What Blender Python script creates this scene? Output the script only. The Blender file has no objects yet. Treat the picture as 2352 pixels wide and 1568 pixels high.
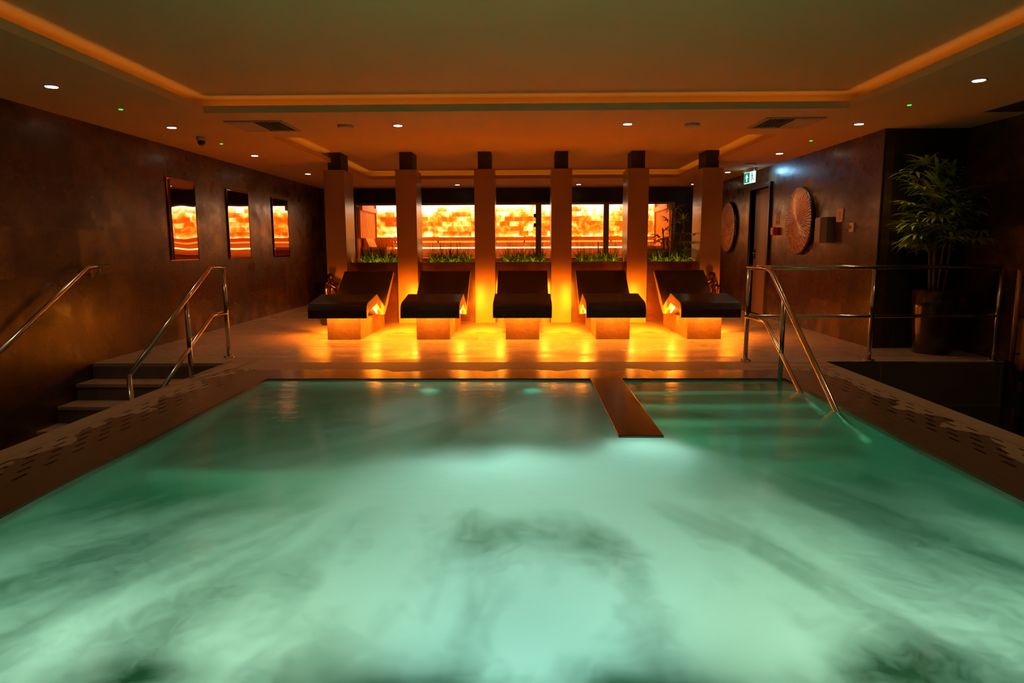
import bpy, bmesh, math, random
from mathutils import Vector, Matrix
random.seed(7)
S = bpy.context.scene
COL = S.collection
PI = math.pi
R = math.radians

# ------------------------------------------------------------------ camera
cam = bpy.data.cameras.new('camera'); co = bpy.data.objects.new('camera', cam); COL.objects.link(co)
cam.sensor_width = 36.0; cam.lens = 36.0 * 1568.0 / 2352.0; cam.clip_end = 60; cam.clip_start = 0.02
CAM_H = 1.167
_d = Vector(((1203 - 1176) / 1568.0, (565 - 784) / 1568.0, 1.0)).normalized()      # world +Y seen in camera (x right, y down, z forward)
_u = Vector((math.sin(R(-0.10)), -math.cos(R(-0.10)), 0.0)); _u = (_u - _u.dot(_d) * _d).normalized()
_r = _d.cross(_u)
if _r.x < 0: _r = -_r
def _w(c): return Vector((_r.dot(c), _d.dot(c), _u.dot(c)))
right = _w(Vector((1, 0, 0))); down = _w(Vector((0, 1, 0))); fwd = _w(Vector((0, 0, 1)))
co.matrix_world = Matrix(((right.x, -down.x, -fwd.x, 0), (right.y, -down.y, -fwd.y, 0), (right.z, -down.z, -fwd.z, CAM_H), (0, 0, 0, 1)))
S.camera = co

# ------------------------------------------------------------------ world, exposure
wd = bpy.data.worlds.new('world'); S.world = wd; wd.use_nodes = True
wd.node_tree.nodes['Background'].inputs[0].default_value = (0.10, 0.055, 0.02, 1)
wd.node_tree.nodes['Background'].inputs[1].default_value = 0.02
S.view_settings.view_transform = 'Standard'; S.view_settings.look = 'None'
S.view_settings.exposure = 0.0; S.view_settings.gamma = 1.0; S.view_settings.use_curve_mapping = False

# main light levels, all in one place
AMBER = (1.0, 0.38, 0.03)
DEEP = (1.0, 0.215, 0.006)
WARM = (1.0, 0.62, 0.30)
TEAL = (0.10, 1.0, 0.50)
AQUA = (0.28, 1.0, 0.80)
P_DOWN = 20.0         # ceiling downlights (W, spot)
P_LOUNGE = 14.0        # led under each lounger
E_COVE = 0.36
E_SALT = 3.2
P_POOL = 8.0

def light(name, kind, loc, power, color, aim=None, parent=None, **kw):
    l = bpy.data.lights.new(name, kind); l.energy = power; l.color = color
    for k, v in kw.items(): setattr(l, k, v)
    o = bpy.data.objects.new(name, l); COL.objects.link(o); o.location = loc
    if aim is not None:
        o.rotation_euler = (Vector(aim) - Vector(loc)).to_track_quat('-Z', 'Y').to_euler()
    if parent is not None: o.parent = parent
    return o

# ------------------------------------------------------------------ materials
def newmat(name):
    m = bpy.data.materials.new(name); m.use_nodes = True
    return m, m.node_tree, m.node_tree.nodes['Principled BSDF']
def pmat(name, col, rough=0.5, metal=0.0, spec=0.5, noise=None, bump=0.0, bscale=40, coat=0.0):
    m, nt, b = newmat(name)
    b.inputs['Base Color'].default_value = (*col, 1); b.inputs['Roughness'].default_value = rough
    b.inputs['Metallic'].default_value = metal; b.inputs['Specular IOR Level'].default_value = spec
    b.inputs['Coat Weight'].default_value = coat
    tc = nt.nodes.new('ShaderNodeTexCoord')
    if noise:
        sc, amt = noise
        n = nt.nodes.new('ShaderNodeTexNoise'); n.inputs['Scale'].default_value = sc; n.inputs['Detail'].default_value = 6
        nt.links.new(tc.outputs['Object'], n.inputs['Vector'])
        r = nt.nodes.new('ShaderNodeValToRGB')
        r.color_ramp.elements[0].position = 0.3; r.color_ramp.elements[1].position = 0.7
        r.color_ramp.elements[0].color = (*[c * (1 - amt) for c in col], 1)
        r.color_ramp.elements[1].color = (*[min(1, c * (1 + amt)) for c in col], 1)
        nt.links.new(n.outputs['Fac'], r.inputs['Fac']); nt.links.new(r.outputs['Color'], b.inputs['Base Color'])
    if bump:
        n2 = nt.nodes.new('ShaderNodeTexNoise'); n2.inputs['Scale'].default_value = bscale; n2.inputs['Detail'].default_value = 4
        nt.links.new(tc.outputs['Object'], n2.inputs['Vector'])
        bp = nt.nodes.new('ShaderNodeBump'); bp.inputs['Strength'].default_value = bump; bp.inputs['Distance'].default_value = 0.01
        nt.links.new(n2.outputs['Fac'], bp.inputs['Height']); nt.links.new(bp.outputs['Normal'], b.inputs['Normal'])
    return m
def emat(name, col, strength):
    m = bpy.data.materials.new(name); m.use_nodes = True; nt = m.node_tree
    nt.nodes.remove(nt.nodes['Principled BSDF'])
    e = nt.nodes.new('ShaderNodeEmission'); e.inputs[0].default_value = (*col, 1); e.inputs[1].default_value = strength
    nt.links.new(e.outputs[0], nt.nodes['Material Output'].inputs[0])
    return m
def coords(nt, axes):
    """object coordinates, two of them picked as texture u, v"""
    tc = nt.nodes.new('ShaderNodeTexCoord'); sp = nt.nodes.new('ShaderNodeSeparateXYZ'); cb = nt.nodes.new('ShaderNodeCombineXYZ')
    nt.links.new(tc.outputs['Object'], sp.inputs[0])
    nt.links.new(sp.outputs['XYZ'.index(axes[0])], cb.inputs[0]); nt.links.new(sp.outputs['XYZ'.index(axes[1])], cb.inputs[1])
    return tc, sp, cb
def math_node(nt, op, a, b=None, c=None):
    n = nt.nodes.new('ShaderNodeMath'); n.operation = op
    for i, v in enumerate((a, b, c)):
        if v is None: continue
        if isinstance(v, (int, float)): n.inputs[i].default_value = v
        else: nt.links.new(v, n.inputs[i])
    return n.outputs[0]
def tilemat(name, axes, c1, c2, mortar, tw, th, rough=(0.25, 0.6), bump=0.25, msize=0.004, nscale=1.7, spec=0.5, metal=0.0, stretch=(1, 1), offset=0.5, tilevar=0.35):
    m, nt, b = newmat(name)
    tc, sp, cb = coords(nt, axes)
    br = nt.nodes.new('ShaderNodeTexBrick'); br.offset = offset
    br.inputs['Scale'].default_value = 1.0; br.inputs['Mortar Size'].default_value = msize; br.inputs['Mortar Smooth'].default_value = 0.1
    br.inputs['Brick Width'].default_value = tw; br.inputs['Row Height'].default_value = th
    br.inputs['Color1'].default_value = (1, 1, 1, 1); br.inputs['Color2'].default_value = (1 - tilevar,) * 3 + (1,)
    br.inputs['Mortar'].default_value = (1, 1, 1, 1)
    nt.links.new(cb.outputs[0], br.inputs['Vector'])
    mp = nt.nodes.new('ShaderNodeMapping'); mp.inputs['Scale'].default_value = (stretch[0], stretch[1], 1)
    nt.links.new(cb.outputs[0], mp.inputs['Vector'])
    n = nt.nodes.new('ShaderNodeTexNoise'); n.inputs['Scale'].default_value = nscale; n.inputs['Detail'].default_value = 5; n.inputs['Roughness'].default_value = 0.65; n.inputs['Distortion'].default_value = 0.0
    nt.links.new(mp.outputs[0], n.inputs['Vector'])
    r = nt.nodes.new('ShaderNodeValToRGB'); r.color_ramp.elements[0].position = 0.36; r.color_ramp.elements[1].position = 0.66
    r.color_ramp.elements[0].color = (*c1, 1); r.color_ramp.elements[1].color = (*c2, 1)
    nt.links.new(n.outputs['Fac'], r.inputs['Fac'])
    mx = nt.nodes.new('ShaderNodeMix'); mx.data_type = 'RGBA'; mx.blend_type = 'MULTIPLY'; mx.inputs['Factor'].default_value = 1
    nt.links.new(r.outputs['Color'], mx.inputs['A']); nt.links.new(br.outputs['Color'], mx.inputs['B'])
    m2 = nt.nodes.new('ShaderNodeMix'); m2.data_type = 'RGBA'; m2.inputs['B'].default_value = (*mortar, 1)
    nt.links.new(br.outputs['Fac'], m2.inputs['Factor']); nt.links.new(mx.outputs['Result'], m2.inputs['A'])
    nt.links.new(m2.outputs['Result'], b.inputs['Base Color'])
    mr = nt.nodes.new('ShaderNodeMapRange'); mr.inputs['From Min'].default_value = 0.35; mr.inputs['From Max'].default_value = 0.65
    mr.inputs['To Min'].default_value = rough[1]; mr.inputs['To Max'].default_value = rough[0]
    nt.links.new(n.outputs['Fac'], mr.inputs['Value']); nt.links.new(mr.outputs[0], b.inputs['Roughness'])
    b.inputs['Specular IOR Level'].default_value = spec; b.inputs['Metallic'].default_value = metal
    hh = math_node(nt, 'SUBTRACT', math_node(nt, 'MULTIPLY', n.outputs['Fac'], 0.3), br.outputs['Fac'])
    bp = nt.nodes.new('ShaderNodeBump'); bp.inputs['Strength'].default_value = bump; bp.inputs['Distance'].default_value = 0.006
    nt.links.new(hh, bp.inputs['Height']); nt.links.new(bp.outputs['Normal'], b.inputs['Normal'])
    return m

M = {}
WC1, WC2, WMO = (0.034, 0.012, 0.004), (0.19, 0.088, 0.016), (0.060, 0.034, 0.014)
M['wall_yz'] = tilemat('rust_tile_side', 'YZ', WC1, WC2, WMO, 0.9, 0.45, rough=(0.20, 0.42), nscale=2.6, tilevar=0.6)
M['wall_xz'] = tilemat('rust_tile_front', 'XZ', (0.012, 0.009, 0.006), (0.05, 0.03, 0.016), WMO, 1.2, 0.6, rough=(0.3, 0.55))
M['panel_xz'] = tilemat('polished_brown_tile', 'XZ', (0.05, 0.018, 0.010), (0.12, 0.045, 0.022), WMO, 1.2, 0.6, rough=(0.10, 0.18), bump=0.1)
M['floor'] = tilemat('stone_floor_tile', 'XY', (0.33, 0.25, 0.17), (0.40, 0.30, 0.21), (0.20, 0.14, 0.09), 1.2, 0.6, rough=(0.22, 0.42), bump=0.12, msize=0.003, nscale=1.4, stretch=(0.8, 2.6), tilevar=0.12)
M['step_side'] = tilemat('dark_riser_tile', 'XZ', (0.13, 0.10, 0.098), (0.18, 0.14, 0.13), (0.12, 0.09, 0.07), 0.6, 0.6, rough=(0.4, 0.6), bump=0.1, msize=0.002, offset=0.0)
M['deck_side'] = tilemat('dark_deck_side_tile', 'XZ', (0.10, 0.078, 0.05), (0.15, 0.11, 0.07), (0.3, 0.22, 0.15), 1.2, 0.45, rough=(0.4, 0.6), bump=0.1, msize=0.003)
M['low_side'] = tilemat('dark_deck_side_tile_yz', 'YZ', (0.05, 0.036, 0.025), (0.07, 0.05, 0.035), (0.12, 0.09, 0.06), 0.9, 0.32, rough=(0.4, 0.6), bump=0.1, msize=0.003)
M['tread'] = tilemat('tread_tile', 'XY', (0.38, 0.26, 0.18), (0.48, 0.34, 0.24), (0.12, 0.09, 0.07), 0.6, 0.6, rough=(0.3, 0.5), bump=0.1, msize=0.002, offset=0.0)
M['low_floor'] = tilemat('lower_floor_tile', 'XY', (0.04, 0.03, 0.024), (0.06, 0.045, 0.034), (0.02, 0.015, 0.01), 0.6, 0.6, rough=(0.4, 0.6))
M['ceil'] = pmat('painted_ceiling', (0.70, 0.47, 0.22), 0.75, noise=(0.8, 0.04))
M['column'] = pmat('polished_beige_tile', (0.27, 0.150, 0.055), 0.22, spec=0.18, noise=(1.5, 0.10))
M['cap'] = pmat('matt_brown_paint', (0.030, 0.020, 0.010), 0.8)
M['shell_dark'] = pmat('black_brown_mosaic', (0.020, 0.012, 0.009), 0.25, spec=0.5, noise=(60, 0.2))
M['shell_light'] = pmat('beige_stone_edge', (0.45, 0.31, 0.18), 0.35, noise=(3, 0.08))
M['base'] = pmat('split_stone_base', (0.21, 0.115, 0.055), 0.5, noise=(6, 0.25), bump=0.9, bscale=22)
M['steel'] = pmat('brushed_steel', (0.62, 0.60, 0.57), 0.16, metal=1.0)
M['black'] = pmat('black_metal', (0.008, 0.008, 0.009), 0.4)
M['dframe'] = pmat('dark_door_frame', (0.02, 0.022, 0.03), 0.35)
M['dleaf'] = pmat('brown_door_leaf', (0.30, 0.17, 0.12), 0.42)
M['bronze'] = pmat('dark_bronze', (0.10, 0.045, 0.022), 0.22, metal=0.9, noise=(8, 0.3))
M['grey_plastic'] = pmat('grey_plastic', (0.28, 0.22, 0.17), 0.45)
M['dgrey_plastic'] = pmat('dark_grey_plastic', (0.07, 0.07, 0.06), 0.4)
M['white_plastic'] = pmat('white_plastic', (0.5, 0.46, 0.42), 0.4)
M['red'] = pmat('red_plastic', (0.5, 0.02, 0.01), 0.35)
M['cream'] = pmat('cream_card', (0.85, 0.74, 0.55), 0.6)
M['orange_card'] = pmat('orange_print', (0.7, 0.16, 0.03), 0.6)
M['ink'] = pmat('dark_print', (0.05, 0.035, 0.03), 0.6)
M['wood'] = pmat('warm_wood', (0.42, 0.16, 0.045), 0.5, noise=(5, 0.15))
M['wood_pale'] = pmat('pale_wood', (0.66, 0.32, 0.07), 0.55, noise=(5, 0.12))
M['frame'] = pmat('beige_frame', (0.30, 0.21, 0.13), 0.45)
M['soil'] = pmat('soil', (0.03, 0.018, 0.01), 0.95, noise=(30, 0.4))
M['leaf'] = pmat('palm_leaf', (0.30, 0.42, 0.06), 0.35, noise=(9, 0.35))
M['leaf2'] = pmat('planter_leaf', (0.09, 0.15, 0.014), 0.5, noise=(9, 0.4))
M['cane'] = pmat('palm_cane', (0.16, 0.10, 0.04), 0.6, noise=(25, 0.3))
M['copper_bar'] = pmat('copper_handle', (0.55, 0.22, 0.09), 0.35, metal=0.3)
M['pot'] = pmat('glazed_dark_pot', (0.035, 0.018, 0.012), 0.18, spec=0.7)
M['vent'] = pmat('vent_paint', (0.40, 0.34, 0.26), 0.5)
M['dark'] = pmat('dark_void', (0.01, 0.008, 0.006), 0.9)
M['basin'] = tilemat('pool_tile', 'XY', (0.30, 0.42, 0.36), (0.42, 0.55, 0.48), (0.2, 0.3, 0.26), 0.3, 0.3, rough=(0.3, 0.5), offset=0.0, tilevar=0.08)
M['divider_top'] = tilemat('wet_coping_tile', 'XY', (0.11, 0.05, 0.026), (0.16, 0.08, 0.042), (0.08, 0.04, 0.025), 0.6, 0.6, rough=(0.14, 0.24), bump=0.1, offset=0.0)
M['glow_lounge'] = emat('led_amber', (1.0, 0.34, 0.03), 70)
M['glow_cove'] = emat('led_cove_amber', AMBER, E_COVE * 9)
M['glow_down'] = emat('downlight_lens', (1.0, 0.80, 0.55), 14)
M['glow_green'] = emat('green_led', (0.05, 1.0, 0.08), 2.5)
M['glow_plant'] = emat('led_planter', (1.0, 0.62, 0.03), 26)
M['glow_strip'] = emat('led_bench_strip', (1.0, 0.62, 0.22), 4)
M['glow_gap'] = emat('gap_glow_amber', (1.0, 0.36, 0.03), 1.5)
M['glow_lamp'] = emat('pool_lamp_lens', AQUA, 1.2)
M['sign_green'] = emat('exit_green', (0.0, 0.36, 0.17), 0.8)
M['sign_white'] = emat('exit_white', (0.85, 1.0, 0.97), 1.0)
# mirror with the slight waves of bent sheet metal
mm, nt, b = newmat('polished_copper_sheet'); M['mirror'] = mm
b.inputs['Base Color'].default_value = (0.80, 0.56, 0.42, 1); b.inputs['Metallic'].default_value = 1; b.inputs['Roughness'].default_value = 0.02
# thin glass
mg = bpy.data.materials.new('clear_glass'); mg.use_nodes = True; nt = mg.node_tree; nt.nodes.remove(nt.nodes['Principled BSDF'])
tr = nt.nodes.new('ShaderNodeBsdfTransparent'); gl = nt.nodes.new('ShaderNodeBsdfGlossy'); gl.inputs['Roughness'].default_value = 0.02
ms = nt.nodes.new('ShaderNodeMixShader'); fr = nt.nodes.new('ShaderNodeFresnel'); fr.inputs[0].default_value = 1.3
nt.links.new(fr.outputs[0], ms.inputs[0]); nt.links.new(tr.outputs[0], ms.inputs[1]); nt.links.new(gl.outputs[0], ms.inputs[2])
nt.links.new(ms.outputs[0], nt.nodes['Material Output'].inputs[0]); M['glass'] = mg

# backlit salt bricks: each brick lets through its own shade of amber
ms_ = bpy.data.materials.new('backlit_salt_bricks'); ms_.use_nodes = True; nt = ms_.node_tree; b = nt.nodes['Principled BSDF']
tc, sp, cb = coords(nt, 'XZ')
br = nt.nodes.new('ShaderNodeTexBrick'); br.offset = 0.5
br.inputs['Scale'].default_value = 1; br.inputs['Brick Width'].default_value = 0.235; br.inputs['Row Height'].default_value = 0.118
br.inputs['Mortar Size'].default_value = 0.003; br.inputs['Color1'].default_value = (0, 0, 0, 1); br.inputs['Color2'].default_value = (1, 1, 1, 1); br.inputs['Mortar'].default_value = (0.5, 0.5, 0.5, 1)
nt.links.new(cb.outputs[0], br.inputs['Vector'])
n1 = nt.nodes.new('ShaderNodeTexNoise'); n1.inputs['Scale'].default_value = 1.8; n1.inputs['Detail'].default_value = 2
n2 = nt.nodes.new('ShaderNodeTexNoise'); n2.inputs['Scale'].default_value = 7; n2.inputs['Detail'].default_value = 6; n2.inputs['Distortion'].default_value = 0.5
nt.links.new(cb.outputs[0], n1.inputs['Vector']); nt.links.new(cb.outputs[0], n2.inputs['Vector'])
bw = nt.nodes.new('ShaderNodeRGBToBW'); nt.links.new(br.outputs['Color'], bw.inputs[0])
a = math_node(nt, 'ADD', math_node(nt, 'MULTIPLY', bw.outputs[0], 0.45), math_node(nt, 'MULTIPLY', n1.outputs['Fac'], 0.50))
a = math_node(nt, 'ADD', a, math_node(nt, 'MULTIPLY', math_node(nt, 'SUBTRACT', n2.outputs['Fac'], 0.5), 0.85))
# glow put into the brick colour: brighter along the top and the bottom edge
zt = nt.nodes.new('ShaderNodeMapRange'); zt.inputs['From Min'].default_value = 1.85; zt.inputs['From Max'].default_value = 2.15; zt.inputs['To Max'].default_value = 0.50
nt.links.new(sp.outputs[2], zt.inputs['Value'])
zb = nt.nodes.new('ShaderNodeMapRange'); zb.inputs['From Min'].default_value = 1.50; zb.inputs['From Max'].default_value = 1.38; zb.inputs['To Max'].default_value = 0.28
nt.links.new(sp.outputs[2], zb.inputs['Value'])
a = math_node(nt, 'ADD', math_node(nt, 'ADD', a, zt.outputs[0]), zb.outputs[0])
rp = nt.nodes.new('ShaderNodeValToRGB'); cr = rp.color_ramp
cr.elements[0].position = 0.18; cr.elements[0].color = (0.30, 0.03, 0.002, 1)
cr.elements[1].position = 0.95; cr.elements[1].color = (1.0, 0.86, 0.62, 1)
e_ = cr.elements.new(0.38); e_.color = (0.85, 0.16, 0.006, 1)
e_ = cr.elements.new(0.56); e_.color = (1.0, 0.36, 0.03, 1)
e_ = cr.elements.new(0.72); e_.color = (1.0, 0.58, 0.16, 1)
nt.links.new(a, rp.inputs[0])
st = nt.nodes.new('ShaderNodeMapRange'); st.inputs['From Min'].default_value = 0.2; st.inputs['From Max'].default_value = 1.0
st.inputs['To Min'].default_value = 0.35; st.inputs['To Max'].default_value = E_SALT
nt.links.new(a, st.inputs['Value'])
b.inputs['Base Color'].default_value = (0.5, 0.25, 0.12, 1); b.inputs['Roughness'].default_value = 0.5
nt.links.new(rp.outputs[0], b.inputs['Emission Color']); nt.links.new(st.outputs[0], b.inputs['Emission Strength'])
M['salt'] = ms_

# coping: dry stone outside, a wavy wet band towards the water, staggered drain slots
def coping_mat():
    m, nt, b = newmat('slotted_coping_stone')
    tc, sp, cb = coords(nt, 'XY')
    x, y = sp.outputs[0], sp.outputs[1]
    ax = math_node(nt, 'ABSOLUTE', x)
    n = nt.nodes.new('ShaderNodeTexNoise'); n.inputs['Scale'].default_value = 2.6; n.inputs['Detail'].default_value = 5
    nt.links.new(cb.outputs[0], n.inputs['Vector'])
    nf = nt.nodes.new('ShaderNodeTexNoise'); nf.inputs['Scale'].default_value = 5; nf.inputs['Detail'].default_value = 8
    mp = nt.nodes.new('ShaderNodeMapping'); mp.inputs['Scale'].default_value = (5, 0.8, 1); nt.links.new(cb.outputs[0], mp.inputs[0]); nt.links.new(mp.outputs[0], nf.inputs['Vector'])
    # distance from the inner edge: side bands by |x|, far band by y
    dx = math_node(nt, 'SUBTRACT', ax, 2.31); dy = math_node(nt, 'MULTIPLY', math_node(nt, 'SUBTRACT', y, 5.98), 1.15)
    d = math_node(nt, 'MAXIMUM', dx, dy)
    wob = math_node(nt, 'MULTIPLY', math_node(nt, 'SUBTRACT', n.outputs['Fac'], 0.5), 0.65)
    wet = nt.nodes.new('ShaderNodeMapRange'); wet.interpolation_type = 'SMOOTHSTEP'
    wet.inputs['From Min'].default_value = 0.47; wet.inputs['From Max'].default_value = 0.45
    nt.links.new(math_node(nt, 'ADD', d, wob), wet.inputs['Value'])
    dry = nt.nodes.new('ShaderNodeValToRGB'); dry.color_ramp.elements[0].color = (0.30, 0.20, 0.125, 1); dry.color_ramp.elements[1].color = (0.40, 0.28, 0.18, 1)
    nt.links.new(nf.outputs['Fac'], dry.inputs[0])
    wc = nt.nodes.new('ShaderNodeValToRGB'); wc.color_ramp.elements[0].color = (0.150, 0.088, 0.050, 1); wc.color_ramp.elements[1].color = (0.20, 0.125, 0.075, 1)
    nt.links.new(nf.outputs['Fac'], wc.inputs[0])
    mx = nt.nodes.new('ShaderNodeMix'); mx.data_type = 'RGBA'
    nt.links.new(wet.outputs[0], mx.inputs['Factor']); nt.links.new(dry.outputs[0], mx.inputs['A']); nt.links.new(wc.outputs[0], mx.inputs['B'])
    # slots
    row = math_node(nt, 'DIVIDE', dx, 0.064); rf = math_node(nt, 'FLOOR', row); rr = math_node(nt, 'FRACT', row)
    inrow = math_node(nt, 'LESS_THAN', math_node(nt, 'ABSOLUTE', math_node(nt, 'SUBTRACT', rr, 0.5)), 0.14)
    yy = math_node(nt, 'FRACT', math_node(nt, 'ADD', math_node(nt, 'DIVIDE', y, 0.235), math_node(nt, 'MULTIPLY', rf, 0.5)))
    slot = math_node(nt, 'MULTIPLY', inrow, math_node(nt, 'LESS_THAN', yy, 0.44))
    reg = math_node(nt, 'MULTIPLY', math_node(nt, 'GREATER_THAN', dx, 0.24), math_node(nt, 'LESS_THAN', dx, 0.56))
    slot = math_node(nt, 'MULTIPLY', slot, math_node(nt, 'MULTIPLY', reg, math_node(nt, 'LESS_THAN', y, 6.5)))
    jd = math_node(nt, 'LESS_THAN', math_node(nt, 'ABSOLUTE', math_node(nt, 'SUBTRACT', dx, 0.585)), 0.0035)
    jd = math_node(nt, 'MULTIPLY', jd, math_node(nt, 'LESS_THAN', y, 6.6))
    je = math_node(nt, 'LESS_THAN', math_node(nt, 'ABSOLUTE', math_node(nt, 'SUBTRACT', y, 6.845)), 0.004)
    jx = math_node(nt, 'LESS_THAN', math_node(nt, 'ABSOLUTE', math_node(nt, 'SUBTRACT', math_node(nt, 'FRACT', math_node(nt, 'DIVIDE', y, 1.2)), 0.5)), 0.002)
    jx = math_node(nt, 'MULTIPLY', jx, math_node(nt, 'GREATER_THAN', dx, 0.585))
    hole = math_node(nt, 'MAXIMUM', slot, math_node(nt, 'MULTIPLY', math_node(nt, 'MAXIMUM', jd, math_node(nt, 'MAXIMUM', je, jx)), 0.6))
    m2 = nt.nodes.new('ShaderNodeMix'); m2.data_type = 'RGBA'; m2.inputs['B'].default_value = (0.004, 0.002, 0.001, 1)
    nt.links.new(hole, m2.inputs['Factor']); nt.links.new(mx.outputs['Result'], m2.inputs['A']); nt.links.new(m2.outputs['Result'], b.inputs['Base Color'])
    mr = nt.nodes.new('ShaderNodeMapRange'); mr.inputs['To Min'].default_value = 0.55; mr.inputs['To Max'].default_value = 0.26
    nt.links.new(wet.outputs[0], mr.inputs['Value']); nt.links.new(mr.outputs[0], b.inputs['Roughness'])
    n3 = nt.nodes.new('ShaderNodeTexNoise'); n3.inputs['Scale'].default_value = 18; n3.inputs['Detail'].default_value = 4; nt.links.new(cb.outputs[0], n3.inputs['Vector'])
    bp = nt.nodes.new('ShaderNodeBump'); bp.inputs['Strength'].default_value = 0.7; bp.inputs['Distance'].default_value = 0.004
    nt.links.new(math_node(nt, 'SUBTRACT', math_node(nt, 'MULTIPLY', n3.outputs['Fac'], 0.4), hole), bp.inputs['Height']); nt.links.new(bp.outputs['Normal'], b.inputs['Normal'])
    return m
M['coping'] = coping_mat()

# ------------------------------------------------------------------ mesh helpers
class MB:
    def __init__(s): s.bm = bmesh.new()
    def box(s, x0, x1, y0, y1, z0, z1):
        v = [s.bm.verts.new((x, y, z)) for z in (z0, z1) for y in (y0, y1) for x in (x0, x1)]
        for f in ((0, 2, 3, 1), (4, 5, 7, 6), (0, 1, 5, 4), (2, 6, 7, 3), (0, 4, 6, 2), (1, 3, 7, 5)): s.bm.faces.new([v[i] for i in f])
        return s
    def prism(s, poly, a0, a1, axis='X'):
        """poly in the plane across axis: X -> (y,z), Y -> (x,z), Z -> (x,y)"""
        def P(p, a): return {'X': (a, p[0], p[1]), 'Y': (p[0], a, p[1]), 'Z': (p[0], p[1], a)}[axis]
        A = [s.bm.verts.new(P(p, a0)) for p in poly]; B = [s.bm.verts.new(P(p, a1)) for p in poly]
        n = len(poly)
        for i in range(n): s.bm.faces.new((A[i], A[(i + 1) % n], B[(i + 1) % n], B[i]))
        s.bm.faces.new(A[::-1]); s.bm.faces.new(B)
        return s
    def tube(s, pts, r, n=14, cap=True):
        pts = [Vector(p) for p in pts]; rings = []
        for i, p in enumerate(pts):
            rr = r[i] if isinstance(r, (list, tuple)) else r
            if i == 0: t = (pts[1] - p).normalized(); k = 1
            elif i == len(pts) - 1: t = (p - pts[i - 1]).normalized(); k = 1
            else:
                t1 = (p - pts[i - 1]).normalized(); t2 = (pts[i + 1] - p).normalized(); t = (t1 + t2).normalized()
                k = 1 / max(0.5, t.dot(t1))
            if i == 0:
                up = Vector((0, 0, 1)) if abs(t.z) < 0.9 else Vector((1, 0, 0))
                a = t.cross(up).normalized()
            else: a = (a - a.dot(t) * t).normalized()
            b_ = t.cross(a)
            if 0 < i < len(pts) - 1:
                bend = (t2 - t1)
                ring = []
                bd = bend.normalized() if bend.length > 1e-5 else None
                for j in range(n):
                    w = a * math.cos(2 * PI * j / n) * rr + b_ * math.sin(2 * PI * j / n) * rr
                    if bd is not None: w = w + bd * (w.dot(bd) * (k - 1))
                    ring.append(s.bm.verts.new(p + w))
            else:
                ring = [s.bm.verts.new(p + a * math.cos(2 * PI * j / n) * rr + b_ * math.sin(2 * PI * j / n) * rr) for j in range(n)]
            rings.append(ring)
        for i in range(len(rings) - 1):
            for j in range(n):
                f = s.bm.faces.new((rings[i][j], rings[i][(j + 1) % n], rings[i + 1][(j + 1) % n], rings[i + 1][j])); f.smooth = True
        if cap: s.bm.faces.new(rings[0][::-1]); s.bm.faces.new(rings[-1])
        return s
    def lathe(s, prof, c=(0, 0, 0), n=32, axis='Z', cap=True):
        rings = []
        for r_, h in prof:
            ring = []
            for j in range(n):
                a = 2 * PI * j / n; u, v = r_ * math.cos(a), r_ * math.sin(a)
                q = {'Z': (u, v, h), 'Y': (u, h, v), 'X': (h, u, v)}[axis]
                ring.append(s.bm.verts.new((c[0] + q[0], c[1] + q[1], c[2] + q[2])))
            rings.append(ring)
        for i in range(len(rings) - 1):
            for j in range(n):
                f = s.bm.faces.new((rings[i][j], rings[i][(j + 1) % n], rings[i + 1][(j + 1) % n], rings[i + 1][j])); f.smooth = True
        if cap: s.bm.faces.new(rings[0][::-1]); s.bm.faces.new(rings[-1])
        return s
    def poly(s, pts):
        s.bm.faces.new([s.bm.verts.new(p) for p in pts]); return s
    def build(s, name, mat, parent=None, bevel=0.0, label=None):
        bmesh.ops.recalc_face_normals(s.bm, faces=s.bm.faces)
        me = bpy.data.meshes.new(name); s.bm.to_mesh(me); s.bm.free()
        me.materials.append(mat)
        o = bpy.data.objects.new(name, me); COL.objects.link(o)
        if parent is not None: o.parent = parent
        if bevel:
            bv = o.modifiers.new('bevel', 'BEVEL'); bv.width = bevel; bv.segments = 2; bv.limit_method = 'ANGLE'
        if label: o['label'] = label
        return o
def empty(name, loc, label, cat, group=None):
    o = bpy.data.objects.new(name, None); COL.objects.link(o); o.location = loc; o.empty_display_size = 0.1
    return tag(o, label, cat, group)
def tag(o, label, cat, group=None, kind=None):
    o['label'] = label; o['category'] = cat
    if group: o['group'] = group
    if kind: o['kind'] = kind
    return o
def struct(o): o['kind'] = 'structure'; return o
def copy_tree(o, parent=None):
    c = o.copy(); COL.objects.link(c)
    if parent is not None: c.parent = parent
    for ch in list(o.children): copy_tree(ch, c)
    return c
def unlink_tree(o):
    for ch in list(o.children): unlink_tree(ch)
    bpy.data.objects.remove(o)

# ------------------------------------------------------------------ the room
XL, XR, XA = -4.40, 3.95, 4.86
YB, YF = -1.6, 15.1          # wall behind the camera, glazed front of the salt room
ZC, LOW = 2.42, -1.10
ZT = 2.57                    # raised ceiling inside the trays
# deck
fb = MB().box(-3.05, 3.95, 6.85, YF, -0.25, 0).box(XL, -3.05, 6.80, YF, -0.25, 0).box(3.95, 4.83, 6.85, 7.77, -0.25, 0).box(3.05, 3.95, 6.85, 6.851, -0.25, 0)
struct(fb.build('floor', M['floor']))
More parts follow.
